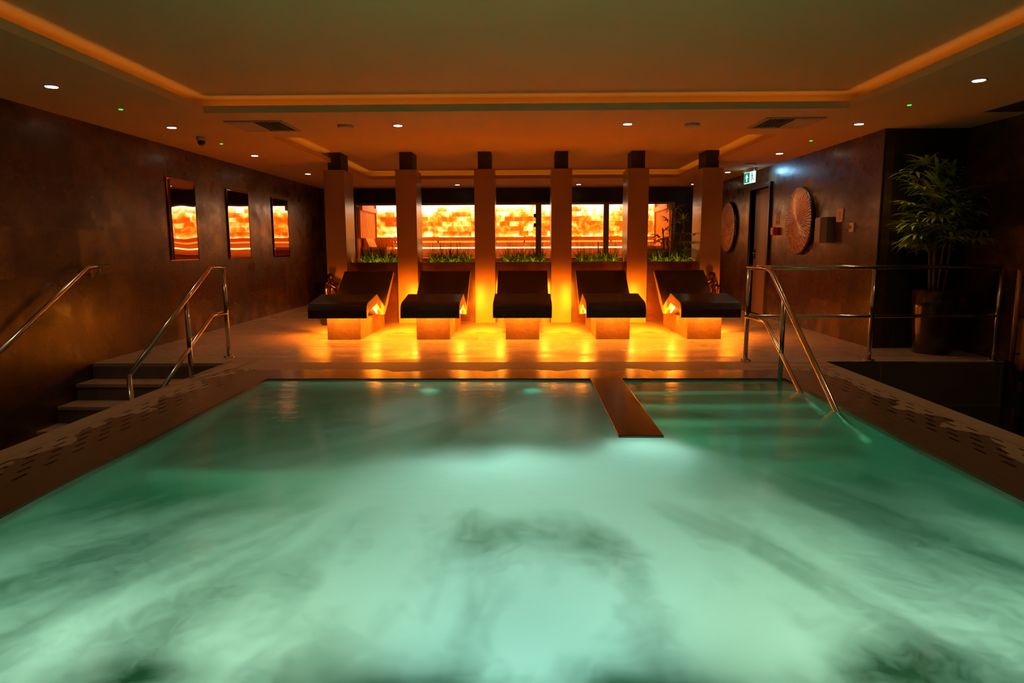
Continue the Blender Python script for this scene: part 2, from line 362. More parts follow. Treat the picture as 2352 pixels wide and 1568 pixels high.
# lower level beside the pool
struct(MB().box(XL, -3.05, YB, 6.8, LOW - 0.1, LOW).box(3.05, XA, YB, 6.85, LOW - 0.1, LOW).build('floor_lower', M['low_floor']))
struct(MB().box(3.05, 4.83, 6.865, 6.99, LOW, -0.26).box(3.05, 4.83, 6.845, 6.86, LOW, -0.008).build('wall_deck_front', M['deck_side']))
struct(MB().box(XL - 0.15, XL, YB, 17.2, LOW, 2.75).build('wall_left', M['wall_yz']))
door_y0, door_y1, door_z = 11.22, 12.12, 2.10
struct(MB().box(XR, XR + 0.12, 7.77, door_y0, 0, 2.75).box(XR, XR + 0.12, door_y1, 17.2, 0, 2.75).box(XR, XR + 0.12, door_y0, door_y1, door_z, 2.75).build('wall_right', M['wall_yz']))
struct(MB().box(XR + 0.12, XA + 0.1, 7.77, 7.9, -0.25, 2.75).build('wall_alcove', M['wall_xz']))
struct(MB().box(XA, XA + 0.12, YB, 7.77, LOW, 2.75).build('wall_far_right', M['wall_yz']))
struct(MB().box(XL - 0.15, XA + 0.12, YB - 0.1, YB, LOW, 2.75).build('wall_behind', M['wall_xz']))
# trim line where the right wall turns into the alcove
struct(MB().box(XR - 0.006, XR + 0.012, 7.755, 7.77, 0, ZC).build('trim_1', M['black']))
# ceiling: low soffit with two raised trays, their cove ledges and the raised field above
T1 = (-3.01, 3.01, -0.6, 6.62); T2 = (-2.90, 2.90, 8.10, 13.10); G = 0.17; LT = 0.02
cb_ = MB()
def soffit(x0, x1, y0, y1): cb_.box(x0, x1, y0, y1, ZC, ZC + LT)
soffit(XL, T1[0], YB, T1[3]); soffit(T1[1], XA, YB, T1[3]); soffit(T1[0], T1[1], YB, T1[2])
soffit(XL, XA, T1[3], T2[2]); soffit(XL, T2[0], T2[2], T2[3]); soffit(T2[1], XA, T2[2], T2[3]); soffit(XL, XA, T2[3], 17.2)
cb_.box(XL, XA, YB, 17.2, ZT, ZT + 0.1)
for (x0, x1, y0, y1) in (T1, T2):      # lips in front of the light strips
    cb_.box(x0 - .012, x0, y0 - .012, y1 + .012, ZC + LT, ZC + .065).box(x1, x1 + .012, y0 - .012, y1 + .012, ZC + LT, ZC + .065)
    cb_.box(x0, x1, y0 - .012, y0, ZC + LT, ZC + .065).box(x0, x1, y1, y1 + .012, ZC + LT, ZC + .065)
for (x0, x1, y0, y1) in (T1, T2):      # upstands of the coves
    a0, a1, b0, b1 = x0 - G, x1 + G, y0 - G, y1 + G
    cb_.box(a0 - 0.05, a0, b0, b1, ZC + LT, ZT); cb_.box(a1, a1 + 0.05, b0, b1, ZC + LT, ZT)
    cb_.box(a0, a1, b0 - 0.05, b0, ZC + LT, ZT); cb_.box(a0, a1, b1, b1 + 0.05, ZC + LT, ZT)
struct(cb_.build('ceiling', M['ceil']))
zs0, zs1 = ZC + LT, ZC + LT + 0.008
cove = [('left', T1[0] - .045, T1[0] - .025, T1[2], T1[3], 'main pool tray, left side'), ('right', T1[1] + .025, T1[1] + .045, T1[2], T1[3], 'main pool tray, right side'),
        ('far', T1[0], T1[1], T1[3] + .025, T1[3] + .045, 'main pool tray, far side'),
        ('l', T2[0] - .045, T2[0] - .025, T2[2], T2[3], 'smaller tray over the loungers, left side'), ('r', T2[1] + .025, T2[1] + .045, T2[2], T2[3], 'smaller tray over the loungers, right side'),
        ('f', T2[0], T2[1], T2[3] + .025, T2[3] + .045, 'smaller tray over the loungers, far side')]
for k, x0, x1, y0, y1, t in cove:
    tag(MB().box(x0, x1, y0, y1, zs0, zs1).build('cove_light_strip', M['glow_cove']), 'amber light strip hidden in the ceiling cove of the ' + t, 'light strip', 'cove light strips')

# ------------------------------------------------------------------ pool
PX, PY0, PY1 = 2.31, 1.0, 5.98
WZ = -0.014
cp = MB()
cp.box(-3.05, -PX, PY0 - 0.95, 6.85, -0.10, 0).box(PX, 3.05, PY0 - 0.95, 6.85, -0.10, 0).box(-PX, PX, PY1, 6.85, -0.10, 0).box(-PX, PX, PY0 - 0.95, PY0, -0.10, 0)
cop = cp.build('pool_coping', M['coping']); tag(cop, 'brown slotted stone coping around the pool, wet along the water', 'pool coping')
bs = MB()
bs.box(-3.05, -PX, PY0 - 0.95, 6.85, -1.3, -0.10).box(PX, 3.05, PY0 - 0.95, 6.85, -1.3, -0.10).box(-PX, PX, PY1, 6.85, -1.3, -0.10).box(-PX, PX, PY0 - 0.95, PY0, -1.3, -0.10)
bs.box(-PX, PX, PY0, PY1, -1.3, -1.2)
basin = empty('pool_basin', (0, 0, 0), 'sunken tiled pool basin under the green water', 'pool')
bo = bs.build('basin_shell', M['basin'], basin)
bb = MB().box(-PX, 0.60, 3.95, PY1, -1.2, -0.50).build('bench', M['basin'], basin, bevel=0.02)
for k in range(5):     # the entry steps under water beside the handrail
    yk = 5.98 - 0.31 * (k + 1)
    MB().box(0.85, PX, yk, yk + 0.31, -1.2, -0.17 - 0.15 * k).build('step', M['basin'], basin, bevel=0.012)
dv = MB().box(0.60, 0.85, 4.13, PY1, -1.2, -0.012).build('divider', M['basin'], basin)
dt = MB().box(0.585, 0.865, 4.115, PY1, -0.012, 0.004).build('cap_stone', M['divider_top'], dv, bevel=0.004, label='dark red-brown tiled top')

# water surface
def water_mat():
    m = bpy.data.materials.new('pool_water'); m.use_nodes = True; nt = m.node_tree; nt.nodes.remove(nt.nodes['Principled BSDF'])
    tc, sp, cb = coords(nt, 'XY'); L = nt.links.new
    # polar streaks of bubbles shaped to put the lamps' fan of rays into the foam
    x, y = sp.outputs[0], sp.outputs[1]
    ang = math_node(nt, 'ARCTAN2', x, math_node(nt, 'SUBTRACT', 5.6, y)); rad = math_node(nt, 'SQRT', math_node(nt, 'ADD', math_node(nt, 'POWER', x, 2.0), math_node(nt, 'POWER', math_node(nt, 'SUBTRACT', 5.6, y), 2.0)))
    pc = nt.nodes.new('ShaderNodeCombineXYZ'); L(math_node(nt, 'MULTIPLY', ang, 8.0), pc.inputs[0]); L(math_node(nt, 'MULTIPLY', rad, 0.8), pc.inputs[1])
    ns = nt.nodes.new('ShaderNodeTexNoise'); ns.inputs['Scale'].default_value = 1.0; ns.inputs['Detail'].default_value = 5; ns.inputs['Roughness'].default_value = 0.5; ns.inputs['Distortion'].default_value = 0.4
    L(pc.outputs[0], ns.inputs['Vector'])
    nb = nt.nodes.new('ShaderNodeTexNoise'); nb.inputs['Scale'].default_value = 1.6; nb.inputs['Detail'].default_value = 3; L(cb.outputs[0], nb.inputs['Vector'])
    # foam patches: lit and dark areas put into the bubble amount, (x, y, rx, ry, amount)
    foam_patches = [(-1.36, 2.00, .40, .32, .35), (-.60, 2.25, .40, .6, .4), (0.03, 2.10, .42, .40, .5), (.58, 2.2, .38, .6, .4), (1.30, 2.12, .36, .32, .35),
            (-.95, 2.75, .75, .35, .35), (.95, 2.65, .60, .35, .35), (-.10, 3.34, .95, .44, 1.35), (.72, 3.90, .19, .42, 1.5),
            (-.85, 4.75, .30, .75, 1.0), (.08, 4.75, .28, .75, 1.1), (-1.5, 3.1, .55, .25, -.35), (-1.03, 1.76, .20, .11, -.55), (-.34, 1.74, .15, .09, -.45), (.32, 1.74, .16, .09, -.45), (1.0, 1.82, .20, .11, -.55), (-.28, 2.68, .20, .26, -.32), (.31, 2.62, .18, .26, -.32)]
    wob = nt.nodes.new('ShaderNodeVectorMath'); wob.operation = 'MULTIPLY_ADD'; wob.inputs[1].default_value = (0.5, 0.5, 0); L(nb.outputs['Color'], wob.inputs[0]); L(cb.outputs[0], wob.inputs[2])
    off = nt.nodes.new('ShaderNodeVectorMath'); off.operation = 'ADD'; off.inputs[1].default_value = (-0.25, -0.25, 0); L(wob.outputs[0], off.inputs[0])
    sw = nt.nodes.new('ShaderNodeSeparateXYZ'); L(off.outputs[0], sw.inputs[0]); wx, wy = sw.outputs[0], sw.outputs[1]
    tot = None
    for (jx, jy, rx, ry, am) in foam_patches:
        ex = math_node(nt, 'POWER', math_node(nt, 'DIVIDE', math_node(nt, 'SUBTRACT', wx, jx), rx), 2.0)
        ey = math_node(nt, 'POWER', math_node(nt, 'DIVIDE', math_node(nt, 'SUBTRACT', wy, jy), ry), 2.0)
        g = math_node(nt, 'MULTIPLY', math_node(nt, 'EXPONENT', math_node(nt, 'MULTIPLY', math_node(nt, 'ADD', ex, ey), -1.0)), am)
        tot = g if tot is None else math_node(nt, 'ADD', tot, g)
    st = nt.nodes.new('ShaderNodeMapRange'); st.inputs['From Min'].default_value = 0.40; st.inputs['From Max'].default_value = 0.66; st.inputs['To Max'].default_value = 0.62
    L(ns.outputs['Fac'], st.inputs['Value'])
    far = nt.nodes.new('ShaderNodeMapRange'); far.interpolation_type = 'SMOOTHSTEP'; far.inputs['From Min'].default_value = 3.6; far.inputs['From Max'].default_value = 2.6; far.inputs['To Min'].default_value = 0.25; far.inputs['To Max'].default_value = 1.0
    L(y, far.inputs['Value'])
    fo = math_node(nt, 'ADD', tot, math_node(nt, 'MULTIPLY', st.outputs[0], far.outputs[0]))
    # the bay with the entry steps is calm
    calm = math_node(nt, 'MULTIPLY', math_node(nt, 'GREATER_THAN', x, 0.9), 1.0)
    cy = nt.nodes.new('ShaderNodeMapRange'); cy.interpolation_type = 'SMOOTHSTEP'; cy.inputs['From Min'].default_value = 3.0; cy.inputs['From Max'].default_value = 3.5; L(y, cy.inputs['Value'])
    cx = nt.nodes.new('ShaderNodeMapRange'); cx.interpolation_type = 'SMOOTHSTEP'; cx.inputs['From Min'].default_value = 0.75; cx.inputs['From Max'].default_value = 1.0; L(x, cx.inputs['Value'])
    calm = math_node(nt, 'MULTIPLY', cy.outputs[0], cx.outputs[0])
    base = math_node(nt, 'MULTIPLY', math_node(nt, 'SUBTRACT', 1.0, calm), 0.15)
    fo = math_node(nt, 'ADD', fo, base)
    nf = nt.nodes.new('ShaderNodeTexNoise'); nf.inputs['Scale'].default_value = 11; nf.inputs['Detail'].default_value = 5; nf.inputs['Roughness'].default_value = 0.7; nf.inputs['Distortion'].default_value = 0.8; L(off.outputs[0], nf.inputs['Vector'])
    fo = math_node(nt, 'ADD', fo, math_node(nt, 'MULTIPLY', math_node(nt, 'SUBTRACT', nf.outputs['Fac'], 0.5), math_node(nt, 'MULTIPLY', far.outputs[0], 0.55)))
    fc = nt.nodes.new('ShaderNodeClamp'); fc.inputs['Max'].default_value = 1.0; L(fo, fc.inputs['Value'])
    # aerated water
    tl = nt.nodes.new('ShaderNodeBsdfTranslucent'); tl.inputs['Color'].default_value = (0.70, 0.95, 0.84, 1)
    df = nt.nodes.new('ShaderNodeBsdfDiffuse'); df.inputs['Color'].default_value = (0.45, 0.70, 0.58, 1)
    mf = nt.nodes.new('ShaderNodeMixShader'); mf.inputs[0].default_value = 0.16; L(tl.outputs[0], mf.inputs[1]); L(df.outputs[0], mf.inputs[2])
    rf = nt.nodes.new('ShaderNodeBsdfRefraction'); rf.inputs['Color'].default_value = (0.36, 0.94, 0.68, 1); rf.inputs['IOR'].default_value = 1.33; rf.inputs['Roughness'].default_value = 0.35
    mw = nt.nodes.new('ShaderNodeMixShader'); L(fc.outputs[0], mw.inputs[0]); L(rf.outputs[0], mw.inputs[1]); L(mf.outputs[0], mw.inputs[2])
    gl = nt.nodes.new('ShaderNodeBsdfGlossy'); gl.inputs['Roughness'].default_value = 0.16; gl.inputs['Color'].default_value = (1, 1, 1, 1)
    fr = nt.nodes.new('ShaderNodeFresnel'); fr.inputs['IOR'].default_value = 1.33
    n4 = nt.nodes.new('ShaderNodeTexNoise'); n4.inputs['Scale'].default_value = 9; n4.inputs['Detail'].default_value = 3; L(cb.outputs[0], n4.inputs['Vector'])
    bp = nt.nodes.new('ShaderNodeBump'); bp.inputs['Strength'].default_value = 0.25; bp.inputs['Distance'].default_value = 0.01; L(n4.outputs['Fac'], bp.inputs['Height'])
    for q in (gl, fr, rf): L(bp.outputs[0], q.inputs['Normal'])
    mo = nt.nodes.new('ShaderNodeMixShader'); L(fr.outputs[0], mo.inputs[0]); L(mw.outputs[0], mo.inputs[1]); L(gl.outputs[0], mo.inputs[2])
    L(mo.outputs[0], nt.nodes['Material Output'].inputs[0])
    return m
M['water'] = water_mat()
wb = bmesh.new(); NX, NY = 60, 60; g = []
rs = random.Random(3); ph = [(rs.uniform(0, 6.28), rs.uniform(1, 5), rs.uniform(1, 5), rs.uniform(.3, 1)) for _ in range(9)]
for j in range(NY + 1):
    row = []
    for i in range(NX + 1):
        X = -PX + 2 * PX * i / NX; Y = PY0 + (PY1 - PY0) * j / NY
        h = sum(a * math.sin(kx * X + ky * Y + p) for p, kx, ky, a in ph) * 0.0016
        row.append(wb.verts.new((X, Y, WZ + h)))
    g.append(row)
for j in range(NY):
    for i in range(NX):
        cx_, cy_ = -PX + 2 * PX * (i + .5) / NX, PY0 + (PY1 - PY0) * (j + .5) / NY
        if 0.62 < cx_ < 0.83 and cy_ > 4.15: continue
        f_ = wb.faces.new((g[j][i], g[j][i + 1], g[j + 1][i + 1], g[j + 1][i])); f_.smooth = True
me = bpy.data.meshes.new('pool_water'); wb.to_mesh(me); wb.free(); me.materials.append(M['water'])
wo = bpy.data.objects.new('pool_water', me); COL.objects.link(wo)
tag(wo, 'glowing green bubbling water filling the pool', 'water', kind='stuff')

# under-water lamps: round lenses in the pool walls, each with its beam, some added as fill
def pool_lamp(loc, nrm, power, col, aim, angle, label, blend=1.0):
    t = empty('pool_lamp', loc, label, 'pool lamp', 'under-water pool lamps')
    q = Vector(nrm).to_track_quat('Z', 'Y'); t.rotation_euler = q.to_euler()
    MB().lathe([(0.10, 0), (0.10, 0.012), (0.085, 0.018)], n=24).build('rim', M['steel'], t)
    MB().lathe([(0.08, 0.0181), (0.08, 0.022)], n=24).build('lens', M['glow_lamp'], t)
    l = light('beam', 'SPOT', (0, 0, 0.05), power * 0.8, col, parent=t, spot_size=R(angle), spot_blend=blend, shadow_soft_size=0.10)
    dv_ = q.inverted() @ ((Vector(aim) - Vector(loc)).normalized())
    l.rotation_euler = dv_.to_track_quat('-Z', 'Y').to_euler()
PALE, MINT = (0.60, 1.0, 0.90), (0.72, 1.0, 0.74)
for (lx, pw, ax_, ay_, an, cc, lb) in ((-1.85, 130, -1.35, 2.3, 88, MINT, 'far left'), (-1.0, 95, -.62, 2.4, 62, MINT, 'left of centre'), (0.02, 105, 0.02, 2.25, 70, PALE, 'at the centre'), (1.0, 95, .62, 2.4, 62, MINT, 'right of centre'), (1.85, 130, 1.35, 2.3, 88, MINT, 'far right')):
    pool_lamp((lx, PY0, -0.75), (0, 1, 0), pw, cc, (ax_, ay_, -0.04), an, 'round lamp in the near pool wall, ' + lb)
for lx, ty, lb in ((-1.38, 2.0, 'left'), (1.34, 2.1, 'right')):
    pool_lamp((lx, PY0, -0.38), (0, 1, 0), 34, (0.75, 1.0, 0.85), (lx, ty, -0.02), 30, 'added lamp brightening the side foam, high in the near pool wall, ' + lb)  # narrow beams added for the bright foam at both sides
for lx, lb in ((-1.5, 'left'), (1.5, 'right')):
    pool_lamp((lx, PY0, -1.0), (0, 1, 0), 30, TEAL, (lx * 1.15, 4.2, -1.0), 120, 'added unseen lamp low in the near pool wall, brightening the basin floor, ' + lb)  # fill added out of view to brighten the basin floor
pool_lamp((-0.15, 3.95, -0.62), (0, -1, 0), 26, PALE, (-.15, 3.40, 0), 120, 'round lamp in the front of the under-water bench')
pool_lamp((.725, 4.13, -0.40), (0, -1, 0), 13, PALE, (.72, 3.85, -.1), 130, 'round lamp in the end of the divider wall')
pool_lamp((-.85, PY1, -0.42), (0, -1, 0), 7, PALE, (-.85, 4.6, -.05), 42, 'round lamp in the far pool wall, left')
pool_lamp((.08, PY1, -0.42), (0, -1, 0), 7, PALE, (.08, 4.6, -.05), 42, 'round lamp in the far pool wall, right')
pool_lamp((.85, 4.6, -0.45), (1, 0, 0), 9, (.2, 1, .6), (2, 5.4, -.3), 160, 'round lamp in the divider beside the entry steps')

# ------------------------------------------------------------------ stairs on the left
stair = empty('staircase', (-3.7, 6.8, LOW), 'short dark stair going down from the deck beside the left wall', 'stairs')
def kid(o, par):     # parent keeping world position (parents are unrotated)
    o.parent = par; o.location = o.location - par.location; return o
for k in range(1, 7):
    z = -0.157 * k; y1 = 6.80 - 0.298 * (k - 1); y0 = y1 - 0.298
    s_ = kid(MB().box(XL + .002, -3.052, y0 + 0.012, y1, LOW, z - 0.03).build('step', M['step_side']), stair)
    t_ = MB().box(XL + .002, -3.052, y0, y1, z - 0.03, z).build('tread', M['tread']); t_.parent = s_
struct(MB().box(XL, -3.05, 6.801, 6.81, LOW, -0.26).build('wall_stair_riser', M['step_side']))
struct(MB().box(XL, -3.05, 6.785, 6.80, -0.157, -0.03).build('trim_2', M['step_side']))

# ------------------------------------------------------------------ handrails
RT = 0.0215
def flange(x, y, par):
    f = MB().lathe([(0.055, 0), (0.055, 0.010), (0.03, 0.013)], c=(x, y, 0.0), n=24).build('base_plate', M['steel'], par)
    for a in (0, 1, 2, 3):
        q = a * PI / 2 + PI / 4
        MB().lathe([(0.009, 0.010), (0.009, 0.020), (0.005, 0.024)], c=(x + 0.041 * math.cos(q), y + 0.041 * math.sin(q), 0), n=8).build('bolt', M['steel'], f)
# balustrade at the right with the handrail that dips into the pool
yr = 6.90
br_ = empty('balustrade', (0, 0, 0), 'brushed steel balustrade on the right deck edge in front of the potted palm', 'railing')
MB().tube([(2.28, yr, 0.945), (4.75, yr, 0.945)], RT).build('top_rail', M['steel'], br_)
MB().tube([(2.28, yr, 0.455), (4.75, yr, 0.455)], RT * .85).build('mid_rail', M['steel'], br_)
for px in (3.50, 4.75):
    MB().tube([(px, yr, 0.0), (px, yr, 0.925)], RT).build('post', M['steel'], br_); flange(px, yr, br_)
MB().tube([(2.255, yr, 0.0), (2.255, yr, 0.945)], RT).build('post', M['steel'], br_); flange(2.255, yr, br_)
hr = empty('pool_handrail', (0, 0, 0), 'bent steel double handrail running down into the pool over the entry steps', 'handrail')
xh = 2.235
MB().tube([(xh, yr - 0.02, 0.945), (xh, 6.30, 0.950), (xh, 6.22, 0.925), (xh, 4.78, -0.035), (xh, 4.35, -0.32)], RT).build('top_rail', M['steel'], hr)
MB().tube([(xh, yr - 0.02, 0.455), (xh, 6.36, 0.47), (xh, 6.29, 0.45), (xh, 5.43, -0.03), (xh, 5.02, -0.30)], RT * .85).build('lower_rail', M['steel'], hr)
MB().tube([(xh, 5.90, 0.70), (xh, 5.90, -0.20)], RT * .95).build('post', M['steel'], hr)
# stair rail on the left
sr = empty('stair_handrail', (0, 0, 0), 'freestanding steel stair rail with a lower rail, left of the pool', 'handrail')
xs = -3.16
MB().tube([(xs, 7.17, 0.955), (xs, 6.855, 0.965), (xs, 5.32, 0.155)], RT).build('top_rail', M['steel'], sr)
MB().tube([(xs, 7.17, 0.475), (xs, 6.835, 0.487), (xs, 5.32, -0.30)], RT * .9).build('lower_rail', M['steel'], sr)
MB().tube([(xs, 7.17, 0.0), (xs, 7.17, 0.975)], RT).build('post', M['steel'], sr); flange(xs, 7.17, sr)
MB().tube([(xs, 6.33, -0.314), (xs, 6.33, 0.69)], RT).build('post', M['steel'], sr)
MB().tube([(xs, 5.32, -0.785), (xs, 5.32, 0.165)], RT).build('post', M['steel'], sr)
wr = empty('wall_handrail', (0, 0, 0), 'steel handrail fixed to the left wall above the stair', 'handrail')
MB().tube([(-4.31, 3.9, -0.515), (-4.31, 6.705, 0.98), (-4.31, 7.04, 0.98)], RT).build('rail', M['steel'], wr)
for (by, bz) in ((6.90, 0.98), (4.6, -0.14)):
    k = MB().tube([(-4.31, by, bz - 0.01), (-4.31, by, bz - 0.06), (XL + 0.004, by, bz - 0.075)], 0.008).build('bracket', M['steel'], wr)
    MB().lathe([(0.035, XL + 0.001), (0.035, XL + 0.008)], c=(0, by, bz - 0.075), n=20, axis='X').build('rosette', M['steel'], k)

# ------------------------------------------------------------------ columns
col_x = [-2.85, -1.77, -0.588, 0.570, 1.715, 2.815]
names = ['leftmost of the six, beside the left statue', 'second from the left, between the first two loungers', 'third from the left, just left of the middle lounger', 'fourth from the left, just right of the middle lounger', 'fifth from the left, between the last two loungers', 'rightmost of the six, beside the right statue']
c0 = None
for i, cx_ in enumerate(col_x):
    if c0 is None:
        c0 = empty('column', (cx_, 10.44, 0), '', 'column', 'polished beige columns behind the loungers')
        MB().box(-0.154, 0.154, 0, 0.55, 0, 2.31).build('shaft', M['column'], c0, bevel=0.003)
        MB().box(-0.098, 0.098, 0.06, 0.49, 2.31, ZT).build('neck', M['cap'], c0)
        o = c0
    else: o = copy_tree(c0); o.location = (cx_, 10.44, 0)
    o['label'] = 'polished beige square column, ' + names[i]

# ------------------------------------------------------------------ heated loungers
OUT = [(8.28, .305), (8.28, .40), (8.295, .435), (8.33, .462), (8.40, .480), (8.84, .536), (8.875, .543), (8.91, .538), (8.94, .520), (9.31, .365), (9.35, .352), (9.39, .360), (10.06, .792), (10.08, .800)]
UND = [(10.13, .765), (9.75, .495), (9.62, .385), (9.38, .245), (9.31, .245), (8.96, .405), (8.91, .425), (8.86, .428), (8.80, .42), (8.42, .375), (8.37, .355), (8.355, .305)]
def offset_profile(pts, d):
    res = []
    for i, p in enumerate(pts):
        a = Vector(pts[max(i - 1, 0)]); c = Vector(pts[min(i + 1, len(pts) - 1)]); t = (c - a).normalized(); n_ = Vector((-t.y, t.x))
        res.append((p[0] + n_.x * d, p[1] + n_.y * d))
    return res
YB0 = 8.28
lr = empty('heated_lounger', (0, YB0, 0), '', 'lounger', 'heated stone loungers under the salt wall')
sh = lambda P: [(p[0] - YB0, p[1]) for p in P]
W2 = 0.36
MB().prism(sh(OUT) + sh(UND), -W2 + 0.002, W2 - 0.002, 'X').build('seat_shell', M['shell_light'], lr)
skin_out = offset_profile(OUT, 0.012)
skin_out[0] = (8.268, .300)
MB().prism(sh(skin_out) + sh(OUT[::-1]), -W2, W2, 'X').build('mosaic_top', M['shell_dark'], lr, label='nearly black mosaic lying surface')
MB().prism(sh([(8.55, 0), (10.05, 0), (10.05, .242), (8.80, .242), (8.70, .36), (8.55, .36)]), -0.212, 0.212, 'X').build('base', M['base'], lr, bevel=0.004)
for s in (-1, 1):
    p0, p1 = Vector((s * 0.30, 8.93 - YB0, 0.375)), Vector((s * 0.30, 9.13 - YB0, 0.285))
    MB().tube([p0, p1], 0.010, n=8).build('led_bar', M['glow_lounge'], lr)
MB().box(-0.30, 0.30, 8.44 - YB0, 8.46 - YB0, 0.345, 0.353).build('led_bar', M['glow_lounge'], lr)
lx_ = [-2.28, -1.146, -0.018, 1.12, 2.265]
ln = ['far left lounger, beside the left statue', 'second lounger from the left', 'middle lounger of the row of five', 'fourth lounger from the left', 'far right lounger, beside the right statue']
for i, X in enumerate(lx_):
    o = lr if i == 0 else copy_tree(lr)
    o.location = (X, YB0, 0); o['label'] = 'dark mosaic heated lounger on a glowing stone base, ' + ln[i]
    for s in (-1, 1):
        light('lounger_led', 'AREA', (X + s * 0.285, 9.12, 0.235), P_LOUNGE, DEEP, aim=(X + s * 0.34, 9.10, 0), shape='RECTANGLE', size=0.08, size_y=0.9)
        light('lounger_led', 'AREA', (X + s * 0.29, 8.70, 0.36), P_LOUNGE * 0.7, DEEP, aim=(X + s * 0.32, 8.68, 0), shape='RECTANGLE', size=0.10, size_y=0.35)
        light('lounger_led', 'AREA', (X + s * 0.385, 9.10, 0.30), P_LOUNGE * 1.6, DEEP, aim=(X + s * 0.60, 10.44, -0.05), shape='RECTANGLE', size=0.08, size_y=0.4, spread=R(75))
    light('lounger_led', 'AREA', (X, 8.45, 0.340), P_LOUNGE * 0.30, DEEP, aim=(X, 8.50, 0), shape='RECTANGLE', size=0.62, size_y=0.04)

# ------------------------------------------------------------------ low wall, planter and its plants
pw = empty('planter_trough', (0, 0, 0), 'low polished brown wall with planting trough behind the loungers', 'planter')
for q in range(5):
    xa, xb = col_x[q] + 0.156, col_x[q + 1] - 0.156
    MB().box(xa, xb, 10.66, 10.74, 0, 0.925).build('front_panel', M['panel_xz'], pw)
    MB().box(xa, xb, 10.745, 10.995, 0.60, 0.895).build('soil', M['soil'], pw)
    MB().box(xa + .01, xb - .01, 10.75, 10.765, 0.900, 0.912).build('led_strip', M['glow_plant'], pw)
MB().box(-2.72, 2.72, 10.995, 11.145, 0.60, 0.895).build('soil', M['soil'], pw)
MB().box(-2.72, 2.72, 11.15, 11.22, 0, 0.90).build('back_panel', M['panel_xz'], pw)
def blade(mb, base, dirv, L, w, droop, seg=5, fold=0.0):
    """narrow tapering leaf arching over, with a shallow V"""
    d = Vector(dirv).normalized(); p = Vector(base); side = d.cross(Vector((0, 0, 1)))
    side = side.normalized() if side.length > 1e-3 else Vector((1, 0, 0))
    L_, R_, C_ = [], [], []
    for i in range(seg + 1):
        t = i / seg; ww = w * (math.sin(PI * min(1, 0.12 + 0.88 * t)) ** 0.75) * 0.5 + 0.0006
        up = side.cross(d).normalized()
        L_.append(mb.bm.verts.new(p - side * ww + up * fold * ww)); R_.append(mb.bm.verts.new(p + side * ww + up * fold * ww)); C_.append(mb.bm.verts.new(p))
        d = (d + Vector((0, 0, -droop / seg))).normalized(); p = p + d * (L / seg)
    for i in range(seg):
        for A_, B_ in ((L_, C_), (C_, R_)):
            f = mb.bm.faces.new((A_[i], B_[i], B_[i + 1], A_[i + 1])); f.smooth = True
rnd = random.Random(11)
protos = []
for k in range(4):
    t = empty('grass_plant', (0, 0, 0), '', 'plant', 'grassy plants in the trough behind the loungers')
    for part, (nb_, Lr, wr_, zr) in (('arching_leaves', (84, (.16, .30), .019, (.35, 1.6))), ('upright_stems', (12, (.22, .34), .006, (1.4, 3.5)))):
        mb = MB()
        for _ in range(nb_):
            a = rnd.uniform(0, 2 * PI); dv_ = (math.cos(a), math.sin(a), rnd.uniform(*zr))
            blade(mb, (rnd.uniform(-.05, .05), rnd.uniform(-.05, .05), 0), dv_, rnd.uniform(*Lr), wr_, rnd.uniform(.5, 1.9) if part[0] == 'a' else .3, 6, 0.3)
        mb.build(part, M['leaf2'], t)
    protos.append(t)
bays = ['first bay from the left', 'second bay from the left', 'middle bay', 'fourth bay from the left', 'rightmost bay']
wherein = ['at its left end', 'left of its centre', 'at its centre', 'right of its centre', 'at its right end']
used = set()
for bi in range(5):
    x0, x1 = col_x[bi] + 0.27, col_x[bi + 1] - 0.24
    for j in range(5):
        for row in range(2):
            k = rnd.randrange(4)
            o = protos[k] if k not in used else copy_tree(protos[k]); used.add(k)
            X = x0 + (x1 - x0) * (j + (0.25 if row else 0.6)) / 5
            sc = rnd.uniform(0.62, 0.82)
            o.location = (X, 10.85 + 0.17 * row, 0.895); o.rotation_euler = (0, 0, rnd.uniform(0, 6)); o.scale = (sc * .8, sc * .8, sc * 1.9)
            o['label'] = 'grassy plant, %s row, %s, %s' % ('back' if row else 'front', bays[bi], wherein[j])

